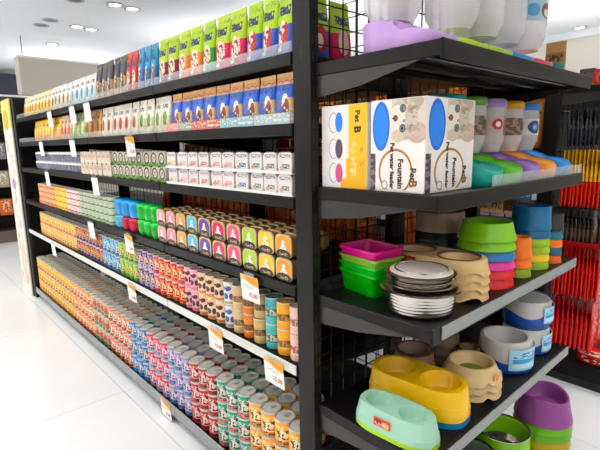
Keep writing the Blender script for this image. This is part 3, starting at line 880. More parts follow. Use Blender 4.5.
lab_navy = print_mat('feeder_label_navy', '#2a3f7c', [('noise', 0.05, 0.95, 0.5, 0.8, 9, 6, 0.5, '#c9d2e8'), ('ell', 0.3, 0.3, 0.2, 0.2, '#7f98c8')], 0.4, 'y')
lab_red = print_mat('feeder_label_red', '#dfe3ea', [('ell', 0.4, 0.5, 0.25, 0.4, '#2f549c'), ('ell', 0.78, 0.5, 0.14, 0.34, '#c0433c'), ('noise', 0.2, 0.6, 0.3, 0.7, 9, 6, 0.5, '#8fa8d8')], 0.4, 'y')
lab_dog = print_mat('feeder_label_dog', '#a9c4d0', [('ell', 0.62, 0.5, 0.22, 0.36, '#7a4632'), ('ell', 0.62, 0.42, 0.12, 0.2, '#e8d8c8'), ('ell', 0.2, 0.5, 0.14, 0.3, '#5f9ac0'), ('ell', 0.62, 0.62, 0.05, 0.07, '#2a1c18')], 0.4, 'y')
F1 = [('lilac', '#c8a4d8', 0.115, None), ('lime', '#b4cf2c', 0.275, None), ('grass_lime', '#a6cc2a', 0.438, (0.19, 0.245, lab_red)), ('sky', '#3f8ed0', 0.60, (0.135, 0.2, lab_navy)), ('coral', '#e0566a', 0.765, (0.09, 0.16, lab_dog))]
FW = ['lilac', 'yellowish lime', 'grass lime', 'sky blue', 'coral red']
FX = ['at the corner nearest the aisle', 'beside the lilac one', 'in the middle', 'with a navy tank label', 'dog picture on tank']
for (key, c, x, tl), w, ex in zip(F1, FW, FX):
    big = key == 'lilac'
    feeder('clear tank feeder, %s base, highest end cap shelf, %s' % (w, ex), x, -0.272 if big else -0.295, E_TOP[0] + 0.0005, 0.17 if big else 0.156, 0.258 if big else 0.225, 0.082 if big else 0.07, 0.045 if big else 0.042, c, 'tall_' + key,
           0.083 if big else 0.079, 0.34, None, tl, 0.95, 'large feeders on the highest end cap shelf', ty=0.055 if big else -0.012)
t = thing('feeder_scoop', 'teal plastic scoop at the far end of the highest end cap shelf', 'scoop', (0.93, -0.37, E_TOP[0] + 0.0005), 0.4)
sc_m = mat('scoop_teal', '#3a9a94', 0.3)
link('scoop_cup', MB().lathe([(0.018, 0), (0.024, 0.003), (0.03, 0.04), (0.028, 0.04), (0.02, 0.005)], 16).mesh('scoop_cup', sc_m), t)
link('scoop_handle', MB().box(-0.007, 0.007, 0.025, 0.075, 0.028, 0.036, 0.002).mesh('scoop_handle', sc_m), t)

# ------------------------------------------------------------------ end cap, second shelf: fountain boxes and small feeders
ZB = E_TOP[1] + 0.0005
ink = mat('black_ink', '#1d1a1c', 0.6)
brown_ink = mat('brown_ink', '#5a2a24', 0.6)
yb = thing('fountain_box', 'yellow and white fountain carton showing three small fountains, beside the corner post', 'box', (0.04, -0.1, ZB))
link('carton', MB().box(0, 0.22, -0.092, 0.092, 0, 0.25, 0.002).mesh('carton', mat('white_carton', '#ece6e2', 0.55), 0), yb)
ly = [('rect', 0.62, 1, 0.36, 1, '#f5c21e'), ('rect', 0.56, 1, 0, 0.36, '#f5b81e'), ('rect', 0.44, 1, 0, 0.12, '#f5b81e'), ('rect', 0.56, 0.62, 0.36, 1, '#f0e4cf')]
for cv, c in ((0.8, '#3f86dc'), (0.48, '#5a4858'), (0.18, '#c85a8c')):
    ly += [('ell', 0.27, cv, 0.1, 0.125, '#8d8890'), ('ell', 0.275, cv, 0.092, 0.115, '#f3eff0'), ('ell', 0.40, cv, 0.085, 0.12, c)]
ly += [('noise', 0.66, 0.78, 0.16, 0.56, 40, 16, 0.54, '#fbe9b8'), ('noise', 0.86, 0.94, 0.1, 0.5, 24, 12, 0.56, '#d89a14')]
sp_ = link('printed_side', MB().box(-0.001, 0.0, -0.0905, 0.0905, 0.002, 0.248).mesh('printed_side', print_mat('yellow_box_print', '#f1ece8', ly), 0), yb)
lettering('Pet', 0.026, ink, sp_, (-0.0016, -0.055, 0.214), (0, 0, -1), (0, -1, 0), 0.0005)
lettering('B', 0.034, ink, sp_, (-0.0016, -0.055, 0.176), (0, 0, -1), (0, -1, 0), 0.0012)
wb = thing('fountain_box', 'white fountain carton with kitten face and blue oval at the shelf corner', 'box', (0.04, -0.295, ZB))
link('carton', MB().box(0, 0.25, -0.09, 0.09, 0, 0.252, 0.002).mesh('carton_white', mat('white_carton', '#ece6e2', 0.55), 0), wb)


def kitten(face, nm):
    return print_mat(nm, '#f0eae6', [
        ('rect', 0.4, 1, 0.56, 1, '#d9cdc4'),
        ('ell', 0.86, 0.64, 0.17, 0.11, '#c4ada0'), ('ell', 0.9, 0.64, 0.11, 0.065, '#d2b3a8'), ('ell', 0.8, 0.96, 0.16, 0.07, '#b8a89c'),
        ('ell', 0.62, 0.79, 0.25, 0.22, '#cdbfb0'), ('noise', 0.5, 0.9, 0.58, 1, 9, 14, 0.55, '#b5a493'), ('ell', 0.5, 0.79, 0.15, 0.15, '#e9e1d6'), ('ell', 0.52, 0.61, 0.1, 0.07, '#d6c6b4'),
        ('ell', 0.6, 0.9, 0.055, 0.045, '#4a4a50'), ('ell', 0.6, 0.9, 0.04, 0.03, '#6f8496'), ('ell', 0.595, 0.9, 0.018, 0.02, '#1c1c20'), ('ell', 0.6, 0.69, 0.055, 0.045, '#4a4a50'), ('ell', 0.6, 0.69, 0.04, 0.03, '#6f8496'), ('ell', 0.595, 0.69, 0.018, 0.02, '#1c1c20'),
        ('ell', 0.47, 0.8, 0.045, 0.035, '#7a4a38'), ('ell', 0.43, 0.8, 0.03, 0.008, '#5a3a30'), ('noise', 0.6, 0.85, 0.66, 0.93, 10, 24, 0.6, '#9a8672'),
        ('ell', 0.2, 0.72, 0.165, 0.27, '#2f6fd0'), ('ell', 0.2, 0.72, 0.13, 0.23, '#3f86e6'),
        ('rect', 0, 0.1, 0.0, 0.42, '#4a3c44'), ('noise', 0, 0.1, 0.0, 0.42, 6, 14, 0.5, '#8a7a88'),
        ('ring', 0.48, 0.22, 0.3, 0.24, 0.06, '#b0804c'), ('rect', 0.12, 1, 0.0, 0.02, '#e8e2dc'), ('ell', 0.28, 0.07, 0.06, 0.05, '#b08a5c'), ('ell', 0.28, 0.07, 0.045, 0.037, '#f0eae6')], 0.45, face)


pl = link('printed_side', MB().box(-0.001, 0.0, -0.089, 0.089, 0.002, 0.25).mesh('printed_side_aisle', kitten('x', 'kitten_print_aisle'), 0), wb)
pr = link('printed_front', MB().box(0.001, 0.249, -0.091, -0.09, 0.002, 0.25).mesh('printed_front', kitten('y', 'kitten_print_front'), 0), wb)
for par, base, xd in ((pl, lambda u, v: (-0.0016, 0.089 - u * 0.178, 0.002 + v * 0.248), (0, -1, 0)), (pr, lambda u, v: (0.001 + u * 0.248, -0.0916, 0.002 + v * 0.248), (1, 0, 0))):
    k = 1.0 if par is pl else 1.25
    lettering('Pet water feeder', 0.0185, brown_ink, par, base(0.42, 0.285), (0, 0, -1), xd, 0.0008)
    lettering('Fountain', 0.0235, brown_ink, par, base(0.575, 0.2), (0, 0, -1), xd, 0.0009)
    lettering('Pet', 0.026, ink, par, base(0.8, 0.2), (0, 0, -1), xd, 0.0003)
    lettering('B', 0.034, mat('bronze_ink', '#8a6236', 0.5), par, base(0.8, 0.1), (0, 0, -1), xd, 0.0012)

lab_a = print_mat('small_feeder_label_a', '#b9a8a0', [('ell', 0.35, 0.6, 0.2, 0.3, '#c0303c'), ('ell', 0.35, 0.6, 0.1, 0.15, '#f0e4e0'), ('rect', 0.6, 1, 0, 1, '#5a443c'), ('noise', 0.6, 1, 0, 1, 6, 6, 0.5, '#8f7a6c')], 0.4, 'y')
lab_b = print_mat('small_feeder_label_b', '#6a5448', [('noise', 0, 1, 0, 1, 5, 4, 0.5, '#9a8272'), ('rect', 0.55, 0.95, 0.3, 0.8, '#4a382f')], 0.4, 'y')
lab_c = print_mat('small_feeder_label_c', '#d3d0d2', [('ell', 0.45, 0.5, 0.3, 0.4, '#26406e'), ('ell', 0.45, 0.5, 0.12, 0.18, '#8fa6cc')], 0.4, 'y')
F2 = [('teal', '#2aa79a', '#3a9aa0', 0.385, lab_b), ('green', '#63b52c', '#6a9a4a', 0.53, lab_b), ('lilac', '#8f6ab0', '#a58ac0', 0.68, lab_a), ('orange', '#f09a1e', '#d8a23c', 0.835, lab_b), ('blue', '#2f86d0', '#4a86c8', 0.99, lab_c)]
for key, c, lc, x, tl in F2:
    feeder('small clear tank feeder with %s base and lid behind the clear shelf fence' % key, x, -0.296, ZB, 0.142, 0.258, 0.095, 0.07, c, 'small_' + key, 0.066, 0.17, lc, (0.06, 0.125, tl), 0.85, 'small feeders on the second end cap shelf')

# ------------------------------------------------------------------ bowls


def bowl_me(key, rb, rt, h, wall, m, n=36, tilt=0.0, notch=0, step=0.28, well=None, sx=1.0):
    """hollow pet bowl: flared skirt (open below, so bowls nest), rolled rim, inner well"""
    well = h * 0.22 if well is None else well
    def rr(t):
        return rb + (rt - rb) * t
    prof = [(rr(0) - 0.0012, 0.001), (rr(0), 0.0), (rr(step), h * step), (rr(step) - 0.0015, h * step + 0.002), (rr(1) + 0.001, h * 0.95), (rr(1), h * 0.985), (rr(1) - wall * 0.5, h), (rr(1) - wall, h * 0.98), (rr(1) - wall - 0.004, h * 0.9),
            (rr(1) - wall - 0.012, well + 0.012), (rr(1) - wall - 0.022, well), (0.001, well)]
    def zf(k, a, z):
        q = z
        if notch and k in (0, 1):
            s = max(0.0, math.cos(notch * (a - 4.2)) - 0.55) / 0.45
            q = z + s * h * 0.3
        if tilt:
            q += tilt * (z / h) * math.cos(2 * a)
        return q
    return MB().lathe(prof, n, 0, 0, sx, 1, zf, cap0=False).mesh('bowl_' + key, m, 42)


def bowl(label, x, y, z, rb, rt, h, col, key, wall=0.006, group=None, rz=0.0, rough=0.32, tilt=0.0, notch=0, insert=False, band=None, name='pet_bowl', m=None, well=None, print_spot=None):
    m = m or mat('bowl_plastic_' + key, col, rough)
    t = thing(name, label, 'bowl', (x, y, z), rz, group)
    k = 'bowlmesh_%s_%g_%g_%g' % (key, rb, rt, h)
    if k not in COUNT:
        COUNT[k] = bowl_me(key, rb, rt, h, wall, m, tilt=tilt, notch=notch, well=well)
    b = link('bowl_body', COUNT[k], t)
    if insert:
        ri = rt - 0.001
        link('steel_insert', MB().lathe([(ri + 0.004, h + 0.001), (ri + 0.003, h + 0.004), (ri - 0.004, h + 0.003), (ri - 0.012, h * 0.6), (ri - 0.025, h * 0.36), (ri - 0.04, h * 0.33), (0.001, h * 0.33)], 36, cap0=False).mesh('steel_insert', STEEL, 42), t)
    if band:
        link('rim_band', MB().lathe([(rt + 0.0015, h * 0.9), (rt + 0.002, h * 0.97), (rt - wall * 0.5, h * 1.012), (rt - wall, h * 0.985)], 36, cap0=False, cap1=False).mesh('rim_band', mat('rim_' + band, band, 0.4), 42), t)
    return t


def stack(where, x, y, z, rb, rt, h, dz, cols, htop=None, group=None, notch=0, jitter=0.0003, tops='', names=None):
    """nested bowls, bottom first"""
    n = len(cols)
    for i, (cn, c) in enumerate(cols):
        last = i == n - 1
        hh = (htop or h) if last else h
        pos = 'top of the' if last else ('bottom of the' if i == 0 else '%s from top in the' % ORD[n - 1 - i])
        lab = '%s plastic bowl, %s %s' % (cn, pos, where)
        bowl(lab, x + random.uniform(-jitter, jitter), y + random.uniform(-jitter, jitter), z + i * dz, rb, rt if not last else rt, hh, c, cn.replace(' ', '_'), group=group, notch=notch, rz=0)


Z3 = E_TOP[2] + 0.0005
Z4 = E_TOP[3] + 0.0005
ZD = 0.1405
LIME, TEAL_ = '#8fc81e', '#1c6f98'
stack('lime-topped stack on the third shelf', 0.54, -0.322, Z3, 0.098, 0.082, 0.058, 0.032, [('red', '#d8342c'), ('red', '#dc3c34'), ('hot pink', '#e04a9a'), ('ocean blue', '#1f77ae'), ('lime', '#8cc81f'), ('lime', '#8fcc20')], 0.062, 'bowls in the lime stack', notch=0)
stack('small orange stack on the third shelf', 0.704, -0.366, Z3, 0.05, 0.042, 0.058, 0.035, [('olive green', '#94a82a'), ('orange', '#f08018'), ('orange', '#f08418')], 0.075, 'bowls in the orange stack')
stack('teal-topped stack on the third shelf', 0.866, -0.344, Z3, 0.074, 0.068, 0.06, 0.0305, [('pale olive', '#9ab83a'), ('yellow', '#ecc81e'), ('pale lime', '#a0b84a'), ('soft lime', '#9cc04a'), ('deep teal', '#14608a'), ('teal blue', '#1a6a96')], 0.092, 'bowls in the teal stack')
stack('small black-topped stack at the shelf end', 0.99, -0.382, Z3, 0.042, 0.037, 0.055, 0.033, [('burnt orange', '#e0701c'), ('dark teal', '#1c5f78'), ('orange', '#ec7a28'), ('slate teal', '#2a6f86'), ('black', '#26262a')], 0.07, 'bowls in the small far stack')
stack('taupe-topped stack on the third shelf', 0.60, -0.105, Z3, 0.098, 0.088, 0.06, 0.039, [('dark navy', '#16303f'), ('navy teal', '#173a4c'), ('petrol', '#1d4256'), ('black', '#1d1c1e'), ('taupe', '#b8a08c')], 0.075, 'bowls in the taupe stack')


def outline(hl, hw, waist, n=56, p=0.7):
    out = []
    for i in range(n):
        a = 2 * PI * i / n
        y = math.copysign(abs(math.sin(a)) ** p, math.sin(a)) * hl
        x = math.copysign(abs(math.cos(a)) ** p, math.cos(a)) * hw
        x *= 1 - waist * math.exp(-(y / (0.22 * hl)) ** 2)
        out.append((x, y))
    return out


def double_bowl_me(key, hl, hw, h, wr, wc, depth, waist, m, taper=1.07, notch=False):
    """twin-well bowl, long axis along y"""
    bm = bmesh.new()
    o = outline(hl, hw, waist)
    def ring(s, z, bump=False):
        vs = []
        for x, y in o:
            zz = z
            if bump and notch:
                zz += h * 0.32 * max(0, math.cos(3 * math.atan2(y / hl, x / hw)) - 0.6) / 0.4
            vs.append(bm.verts.new((x * s, y * s, zz)))
        return vs
    rs = [ring(taper, 0.0, True), ring(taper - 0.022, h * 0.3), ring(taper - 0.035, h * 0.31), ring(1.0, h * 0.95), ring(0.985, h)]
    n = len(o)
    for a, b in zip(rs, rs[1:]):
        for i in range(n):
            j = (i + 1) % n
            bm.faces.new((a[i], a[j], b[j], b[i]))
    edges = [bm.edges.get((rs[-1][i], rs[-1][(i + 1) % n])) for i in range(n)]
    for c in (-wc, wc):
        k = 32
        loops = []
        for r, z in ((wr, h), (wr - 0.004, h - 0.006), (wr * 0.88, h - depth * 0.75), (wr * 0.74, h - depth), (wr * 0.3, h - depth - 0.001)):
            loops.append([bm.verts.new((r * math.cos(2 * PI * i / k), c + r * math.sin(2 * PI * i / k), z)) for i in range(k)])
        for a, b in zip(loops, loops[1:]):
            for i in range(k):
                j = (i + 1) % k
                bm.faces.new((a[i], a[j], b[j], b[i]))
        bm.faces.new(loops[-1])
        edges += [bm.edges.get((loops[0][i], loops[0][(i + 1) % k])) for i in range(k)]
    bmesh.ops.triangle_fill(bm, use_beauty=True, edges=edges)
    mb = MB()
    mb.bm.free()
    mb.bm = bm
    return mb.mesh('double_bowl_' + key, m, 40)


def double_bowl(label, x, y, z, hl, hw, h, wr, wc, depth, waist, col, key, rz=0.0, group=None, sticker=None, rim=None, notch=False, taper=1.07):
    t = thing('double_bowl', label, 'bowl', (x, y, z), rz, group)
    k = 'db_' + key
    if k not in COUNT:
        COUNT[k] = double_bowl_me(key, hl, hw, h, wr, wc, depth, waist, mat('double_bowl_plastic_' + key, col, 0.3), taper=taper, notch=notch)
    link('bowl_body', COUNT[k], t)
    if sticker:
        sm, yy, w2, z0_, z1_ = sticker
        sx = -hw * (1 + (taper - 1) * 0.5)
        link('sticker', MB().box(sx - 0.0025, sx + 0.0003, yy - w2, yy + w2, z0_, z1_, 0.001).mesh('sticker', sm, 0), t)
    if rim:
        for c in (-wc, wc):
            link('well_rim', MB().lathe([(wr + 0.004, h), (wr + 0.003, h + 0.003), (wr - 0.001, h + 0.0025), (wr - 0.003, h - 0.004)], 32, 0, c, cap0=False, cap1=False).mesh('well_rim', mat('rim_' + rim, rim, 0.4)), t)
    return t


CREAM = '#dcbc8c'
red_st = print_mat('red_sticker', '#a8302c', [('noise', 0.1, 0.9, 0.25, 0.75, 12, 7, 0.5, '#d8785c')], 0.4)
for i in range(4):
    pos = ['bottom', 'third from the top', 'second from the top', 'topmost, with a red sticker'][i]
    double_bowl('cream double bowl with brown well rims in the cream stack, ' + pos, 0.345, -0.245, Z3 + i * 0.0265, 0.165, 0.082, 0.05, 0.066, 0.082, 0.036, 0.05, CREAM, 'cream', group='cream double bowls on the third shelf',
                sticker=(red_st, 0.055, 0.03, 0.018, 0.042) if i == 3 else None, rim='#6a3a22' if i == 3 else None, notch=True)

# plastic baskets, nested
basket_cols = [('translucent green', '#1fc040', 'bottom'), ('bright green', '#3acb4c', 'third from the top'), ('pale olive green', '#9cc860', 'second from the top'), ('hot pink', '#f0489c', 'topmost')]


def basket_me(key, m):
    w, d, h = 0.14, 0.175, 0.075
    rr = []
    for s, z in ((0.84, 0.0), (0.86, 0.003), (0.97, h - 0.012), (0.975, h - 0.011), (1.04, h - 0.008), (1.04, h), (0.985, h), (0.955, h - 0.01), (0.84, 0.006), (0.4, 0.005)):
        rr.append([(a * s, b * s, z) for a, b in rrect(w, d, 0.016, 3)])
    return MB().rings(rr).mesh('basket_' + key, m, 40)


for i, (nm, c, pos) in enumerate(basket_cols):
    m = mat('basket_' + nm, c, 0.22, alpha=0.86)
    t = thing('plastic_basket', '%s rectangular plastic basket, %s in the basket stack' % (nm, pos), 'basket', (0.182, -0.095, Z3 + [0, 0.026, 0.052, 0.079][i]), math.radians(-7), 'nested plastic baskets')
    link('basket_body', basket_me(nm, m), t)
    for s in (-1, 1):
        link('end_grip', MB().box(-0.025, 0.025, s * 0.091 - 0.006, s * 0.091 + 0.006, 0.064, 0.069, 0.002).mesh('end_grip', m, 0), t)

# stainless bowls
def steel_me(key, r, h, flare, ridges):
    prof = [(r * 0.8, 0.0), (r * (0.9 if ridges else 0.85), 0.003)]
    for i in range(ridges):
        t0 = (i + 0.5) / ridges
        rad = r * (0.92 + 0.06 * t0)
        prof += [(rad, h * (0.08 + 0.8 * i / ridges)), (rad + 0.0022, h * (0.08 + 0.8 * (i + 0.5) / ridges)), (rad + 0.0006, h * (0.08 + 0.8 * (i + 0.9) / ridges))]
    prof += [(r, h * 0.92), (r + flare, h * 0.95), (r + flare + 0.002, h * 0.985), (r + flare, h), (r + flare * 0.3, h), (r * 0.965, h * 0.9), (r * 0.9, h * 0.3), (r * 0.78, h * 0.1), (0.001, h * 0.1)]
    return MB().lathe(prof, 40, cap0=False).mesh('steel_bowl_' + key, STEEL, 50)


t = thing('steel_bowl', 'large ribbed stainless steel bowl at the bottom of the steel stack', 'bowl', (0.141, -0.318, Z3), 0, 'stainless steel bowls')
link('bowl_body', steel_me('large', 0.104, 0.075, 0.015, 6), t)
for i in range(3):
    t = thing('steel_bowl', 'stainless steel bowl in the steel stack, %s' % ['directly inside the large ribbed one', 'second from the top', 'topmost and turned to the light'][i], 'bowl', (0.141, -0.318, Z3 + 0.032 + i * 0.0155), 0, 'stainless steel bowls')
    link('bowl_body', steel_me('small', 0.088, 0.055, 0.012, 0), t)
t = thing('bowl_cover', 'pale brushed lid closing the top of the steel bowl stack', 'bowl cover', (0.141, -0.318, Z3 + 0.119), 0)
link('lid_plate', MB().lathe([(0.090, 0.0), (0.092, 0.003), (0.088, 0.007), (0.06, 0.011), (0.001, 0.0125)], 36).mesh('lid_plate', mat('pale_lid', '#d8cabf', 0.35, 0.15, grain=0.12, gscale=60), 50), t)
link('lid_ring', MB().lathe([(0.074, 0.0085), (0.076, 0.0115), (0.079, 0.0085)], 36, cap0=False, cap1=False).mesh('lid_ring', STEEL, 50), t)

# fourth shelf
sticker4 = print_mat('mint_sticker', '#d8483c', [('ell', 0.3, 0.6, 0.18, 0.3, '#7a2a3c'), ('ell', 0.72, 0.45, 0.2, 0.32, '#efb080'), ('noise', 0.1, 0.9, 0.15, 0.5, 10, 7, 0.52, '#f2d8b0')], 0.4)
double_bowl('lime double bowl nested under the mint double bowl', 0.088, -0.278, Z4 + 0.0006, 0.125, 0.058, 0.068, 0.046, 0.06, 0.04, 0.02, '#a9d03c', 'lime_under', rz=math.radians(4), group='mint and lime double bowls', taper=1.12)
double_bowl('mint green double bowl with a red sticker, at the shelf corner', 0.088, -0.278, Z4 + 0.0166, 0.125, 0.058, 0.068, 0.046, 0.06, 0.04, 0.02, '#a6ccb6', 'mint', rz=math.radians(4), group='mint and lime double bowls', taper=1.12, sticker=(sticker4, 0.012, 0.03, 0.018, 0.046))
for i, (nm, c, pos) in enumerate((('ocean blue', '#1f7ab0', 'bottom of the yellow stack'), ('golden yellow', '#efbe2e', 'middle of the yellow stack'), ('golden yellow', '#f0c232', 'top of the yellow stack'))):
    double_bowl('%s double bowl, %s' % (nm, pos), 0.262, -0.24, Z4 + i * 0.02, 0.165, 0.084, 0.078, 0.067, 0.08, 0.05, 0.06, c, nm.replace(' ', '_') + str(i), rz=math.radians(6), group='yellow and blue double bowls')
for i in range(3):
    t = bowl('cream bowl with scalloped foot, %s of its stack beside the yellow bowls' % ['bottom', 'middle', 'top'][i], 0.498, -0.312, Z4 + i * 0.027, 0.106, 0.080, 0.056, '#d8bc90', 'cream_paw', wall=0.008, group='cream paw bowls on the fourth shelf', notch=5, well=0.018)
    if i == 2:
        link('green_well', MB().lathe([(0.046, 0.0185), (0.044, 0.0195), (0.001, 0.0195)], 28).mesh('green_well', mat('green_well', '#6a8a3a', 0.4)), t)
    if i < 2:
        continue
    link('paw_print', MB().prism([(a, b + 0.032) for a, b in rrect(0.03, 0.026, 0.009, 2)], 0.0, 0.004, 'x').mesh('paw_print', print_mat('paw_mark', '#d8bc90', [('ell', 0.5, 0.35, 0.3, 0.25, '#d8743c'), ('ell', 0.2, 0.72, 0.13, 0.16, '#d8743c'), ('ell', 0.5, 0.82, 0.13, 0.16, '#d8743c'), ('ell', 0.8, 0.72, 0.13, 0.16, '#d8743c')]), 0),
         t, (0.1 * math.cos(math.radians(265)), 0.1 * math.sin(math.radians(265)), -0.008), (0, 0, math.radians(85)))
wood = mat('taupe_ceramic', '#9a7c66', 0.35, grain=0.1)
for i in range(2):
    bowl('taupe brown bowl behind the yellow bowls, %s of two' % ['lower', 'upper'][i], 0.435, -0.11, Z4 + i * 0.03, 0.082, 0.07, 0.08, '#a08468', 'taupe_fourth', wall=0.009, group='taupe bowls behind the yellow bowls', well=0.03, m=wood, band='#5a3a2e')
stack('brown stack deep on the fourth shelf', 0.64, -0.092, Z4, 0.085, 0.078, 0.06, 0.034, [('dark brown', '#6f5848'), ('mid brown', '#7a6250'), ('brown', '#806854')], 0.075, 'brown bowls deep on the fourth shelf')
bowl('small dark brown bowl behind the scalloped cream bowls', 0.643, -0.226, Z4, 0.045, 0.041, 0.085, '#6a4e3e', 'small_brown', wall=0.006, m=mat('dark_brown_ceramic', '#6a4e3e', 0.3))

# white and blue packaged bowls
cardm = print_mat('blue_card', '#a9d3e6', [('rect', 0.05, 0.6, 0.35, 0.55, '#3f9ad0'), ('noise', 0.06, 0.6, 0.6, 0.85, 10, 9, 0.52, '#4a7a9a'), ('ell', 0.8, 0.5, 0.16, 0.36, '#2f2622'), ('ell', 0.8, 0.42, 0.09, 0.2, '#e8ddd0'), ('ell', 0.78, 0.62, 0.05, 0.1, '#a86a3a'), ('rect', 0.05, 0.6, 0.12, 0.3, '#cfe6f0')], 0.4, 'y')
blue_b = mat('blue_bowl_base', '#1f4fa8', 0.3)
white_b = mat('white_bowl_plastic', '#d2cdc8', 0.3)


def blue_bowl(label, x, y, z, r, h, ang, bubble):
    t = thing('packaged_bowl', label, 'bowl', (x, y, z), 0, 'white and blue packaged bowls')
    def zf(k, a, zz):
        return zz + (0.012 * math.sin(3 * a) if k in (3, 4) else 0.0)
    link('blue_base', MB().lathe([(r * 0.9, 0), (r, 0.003), (r * 1.01, h * 0.2), (r * 1.005, h * 0.42), (r * 0.98, h * 0.43)], 40, zf=zf, cap1=False).mesh('blue_base', blue_b, 45), t)
    link('bowl_body', MB().lathe([(r * 0.985, h * 0.18), (r * 0.985, h * 0.55), (r * 0.93, h * 0.93), (r * 0.9, h), (r * 0.8, h * 1.0), (r * 0.72, h * 0.9), (r * 0.6, h * 0.5), (0.001, h * 0.48)], 40, cap0=False).mesh('bowl_body', white_b, 45), t)
    mb = MB()
    rr = []
    for zz in (h * 0.15, h * 0.84):
        rr.append([(r * 1.05 * math.cos(a), r * 1.05 * math.sin(a), zz) for a in [math.radians(ang - 50 + 100 * i / 12) for i in range(13)]])
    mb.rings(rr, False, False, False)
    link('picture_card', mb.mesh('picture_card', cardm, 60), t)
    if bubble:
        link('clear_cover', MB().lathe([(r * 0.9, h * 1.0), (r * 0.82, h * 1.1), (r * 0.5, h * 1.16), (0.001, h * 1.18)], 32).mesh('clear_cover', CLEAR, 60), t)
    return t


blue_bowl('white and blue packaged bowl at the shelf edge beside the cream bowls', 0.775, -0.312, Z4, 0.103, 0.122, 262, False)
blue_bowl('lower white and blue packaged bowl in the pair near the shelf end', 0.995, -0.305, Z4, 0.098, 0.105, 290, False)
blue_bowl('upper white and blue packaged bowl with clear cover near the shelf end', 0.995, -0.305, Z4 + 0.1255, 0.098, 0.1, 290, True)
# the lower of the pair carries a flat card divider
t = thing('card_divider', 'round grey card lying between the two packaged bowls near the shelf end', 'card', (0.995, -0.305, Z4 + 0.1055), 0)
link('card_disc', MB().lathe([(0.088, 0), (0.09, 0.001), (0.09, 0.019), (0.088, 0.0195)], 32).mesh('card_disc', mat('blue_card_edge', '#27508f', 0.5)), t)

# base deck
for i, (nm, c, dz, pos) in enumerate((('ochre', '#b09030', 0.0, 'bottom of the purple stack'), ('olive yellow', '#b0a030', 0.045, 'fourth from top in the purple stack'), ('leaf green', '#6aa83a', 0.085, 'third from top in the purple stack'), ('lighter leaf green', '#76b040', 0.118, 'second from top in the purple stack'), ('purple', '#8a4a86', 0.15, 'top of the stack at the deck end'))):
    bowl('%s tall plastic bowl, %s' % (nm, pos), 1.045, -0.385, ZD + dz, 0.119, 0.098, 0.108, c, 'tall_' + nm.replace(' ', '_'), wall=0.01, group='tall bowls in the purple stack', tilt=0.009, well=0.05)
bowl('lime bowl with shiny steel insert on the base deck beside the purple stack', 0.81, -0.31, ZD, 0.116, 0.106, 0.155, '#86c01f', 'lime_insert', wall=0.008, insert=True, group='bowls with steel inserts')
bowl('second bowl with steel insert on the base deck, partly below the picture edge', 0.575, -0.29, ZD, 0.105, 0.092, 0.15, '#5a6a60', 'grey_insert', wall=0.008, insert=True, group='bowls with steel inserts')

# ------------------------------------------------------------------ the neighbouring rack across the aisle
RX, RY = 1.975, -0.035
R_TOP = [1.80]
rack2 = end_rack('black end cap rack across the narrow aisle, hung with red and yellow packs', RX, RY, 1.1438, R_TOP, 0.45, 1.80)
RB = RUN_Y0 - 0.03
link('back_sheet', MB().box(0.05, 1.09, 0.04, 0.046, 0.15, 1.79).mesh('back_sheet', BLACK, 0), rack2)
run2 = thing('shelf_run', 'black shelf run behind the far rack, full of orange and yellow packs', 'shelving', (RX, RB, 0))
for z in (0.5, 0.92, 1.17, 1.45, 1.80):
    for b in range(4):
        s = link('shelf', MB().box(0.02, 0.56, 0.0, 0.995, z - 0.03, z, 0.002).mesh('shelf', DARK, 0), run2, (0, b * 1.0, 0))
        link('price_channel', MB().box(0.0, 0.02, 0.0, 0.995, z - 0.036, z + 0.004, 0.002).mesh('price_channel', LGREY if z < 1.3 else DARK, 0), s)
for b in range(4):
    link('base_deck', MB().box(0.02, 0.56, 0, 0.995, 0.0, 0.12, 0.002).mesh('base_deck', DARK, 0), run2, (0, b * 1.0, 0))
    link('back_panel', MB().box(0.56, 0.58, 0, 0.995, 0.0, 2.25 if b else 1.8).mesh('back_panel', BLACK, 0), run2, (0, b * 1.0, 0))
for i in range(9):
    bag('gold', '', 'golden orange bag on the far run, %s from its end post' % ORD[i], RX + 0.03, RB + 0.08 + i * 0.15, 1.1705, 0.145, 0.24, 0.08, '#f09a1c', '#f5b82c', '#d8701a', group='golden bags on the far run')
for i in range(16):
    bag('tall_gold', '', 'tall golden bag with teal band on the far run, %s from its end post' % ORD[i], RX + 0.03, RB + 0.08 + i * 0.15, 1.4505, 0.145, 0.3, 0.08, '#f09a1c', '#f5a82c', '#1f7a70', group='tall golden bags on the far run')
for i in range(13):
    bag('violet', '', 'violet and white pouch low on the far run, %s from its end post' % ORD[i], RX + 0.03, RB + 0.06 + i * 0.1, 0.9205, 0.095, 0.105, 0.04, '#d8d0d8', '#7a4aa0', '#4a2a70', group='violet pouches on the far run')
for i in range(13):
    c = [('#a87a52', 'brown'), ('#6a4a38', 'dark brown'), ('#c0926a', 'light brown')][i % 3]
    t = thing('food_carton', '%s carton above the violet pouches, %s from the end post' % (c[1], ORD[i]), 'carton', (RX + 0.03, RB + 0.06 + i * 0.1, 1.026), 0, 'brown cartons on the far run')
    link('carton', MB().box(0, 0.05, -0.045, 0.045, 0, 0.1, 0.002).mesh('carton', print_mat('carton_' + c[1], c[0], [('noise', 0.1, 0.9, 0.3, 0.85, 7, 7, 0.5, '#3a2a24'), ('rect', 0, 1, 0, 0.2, '#d8b088')]), 0), t)
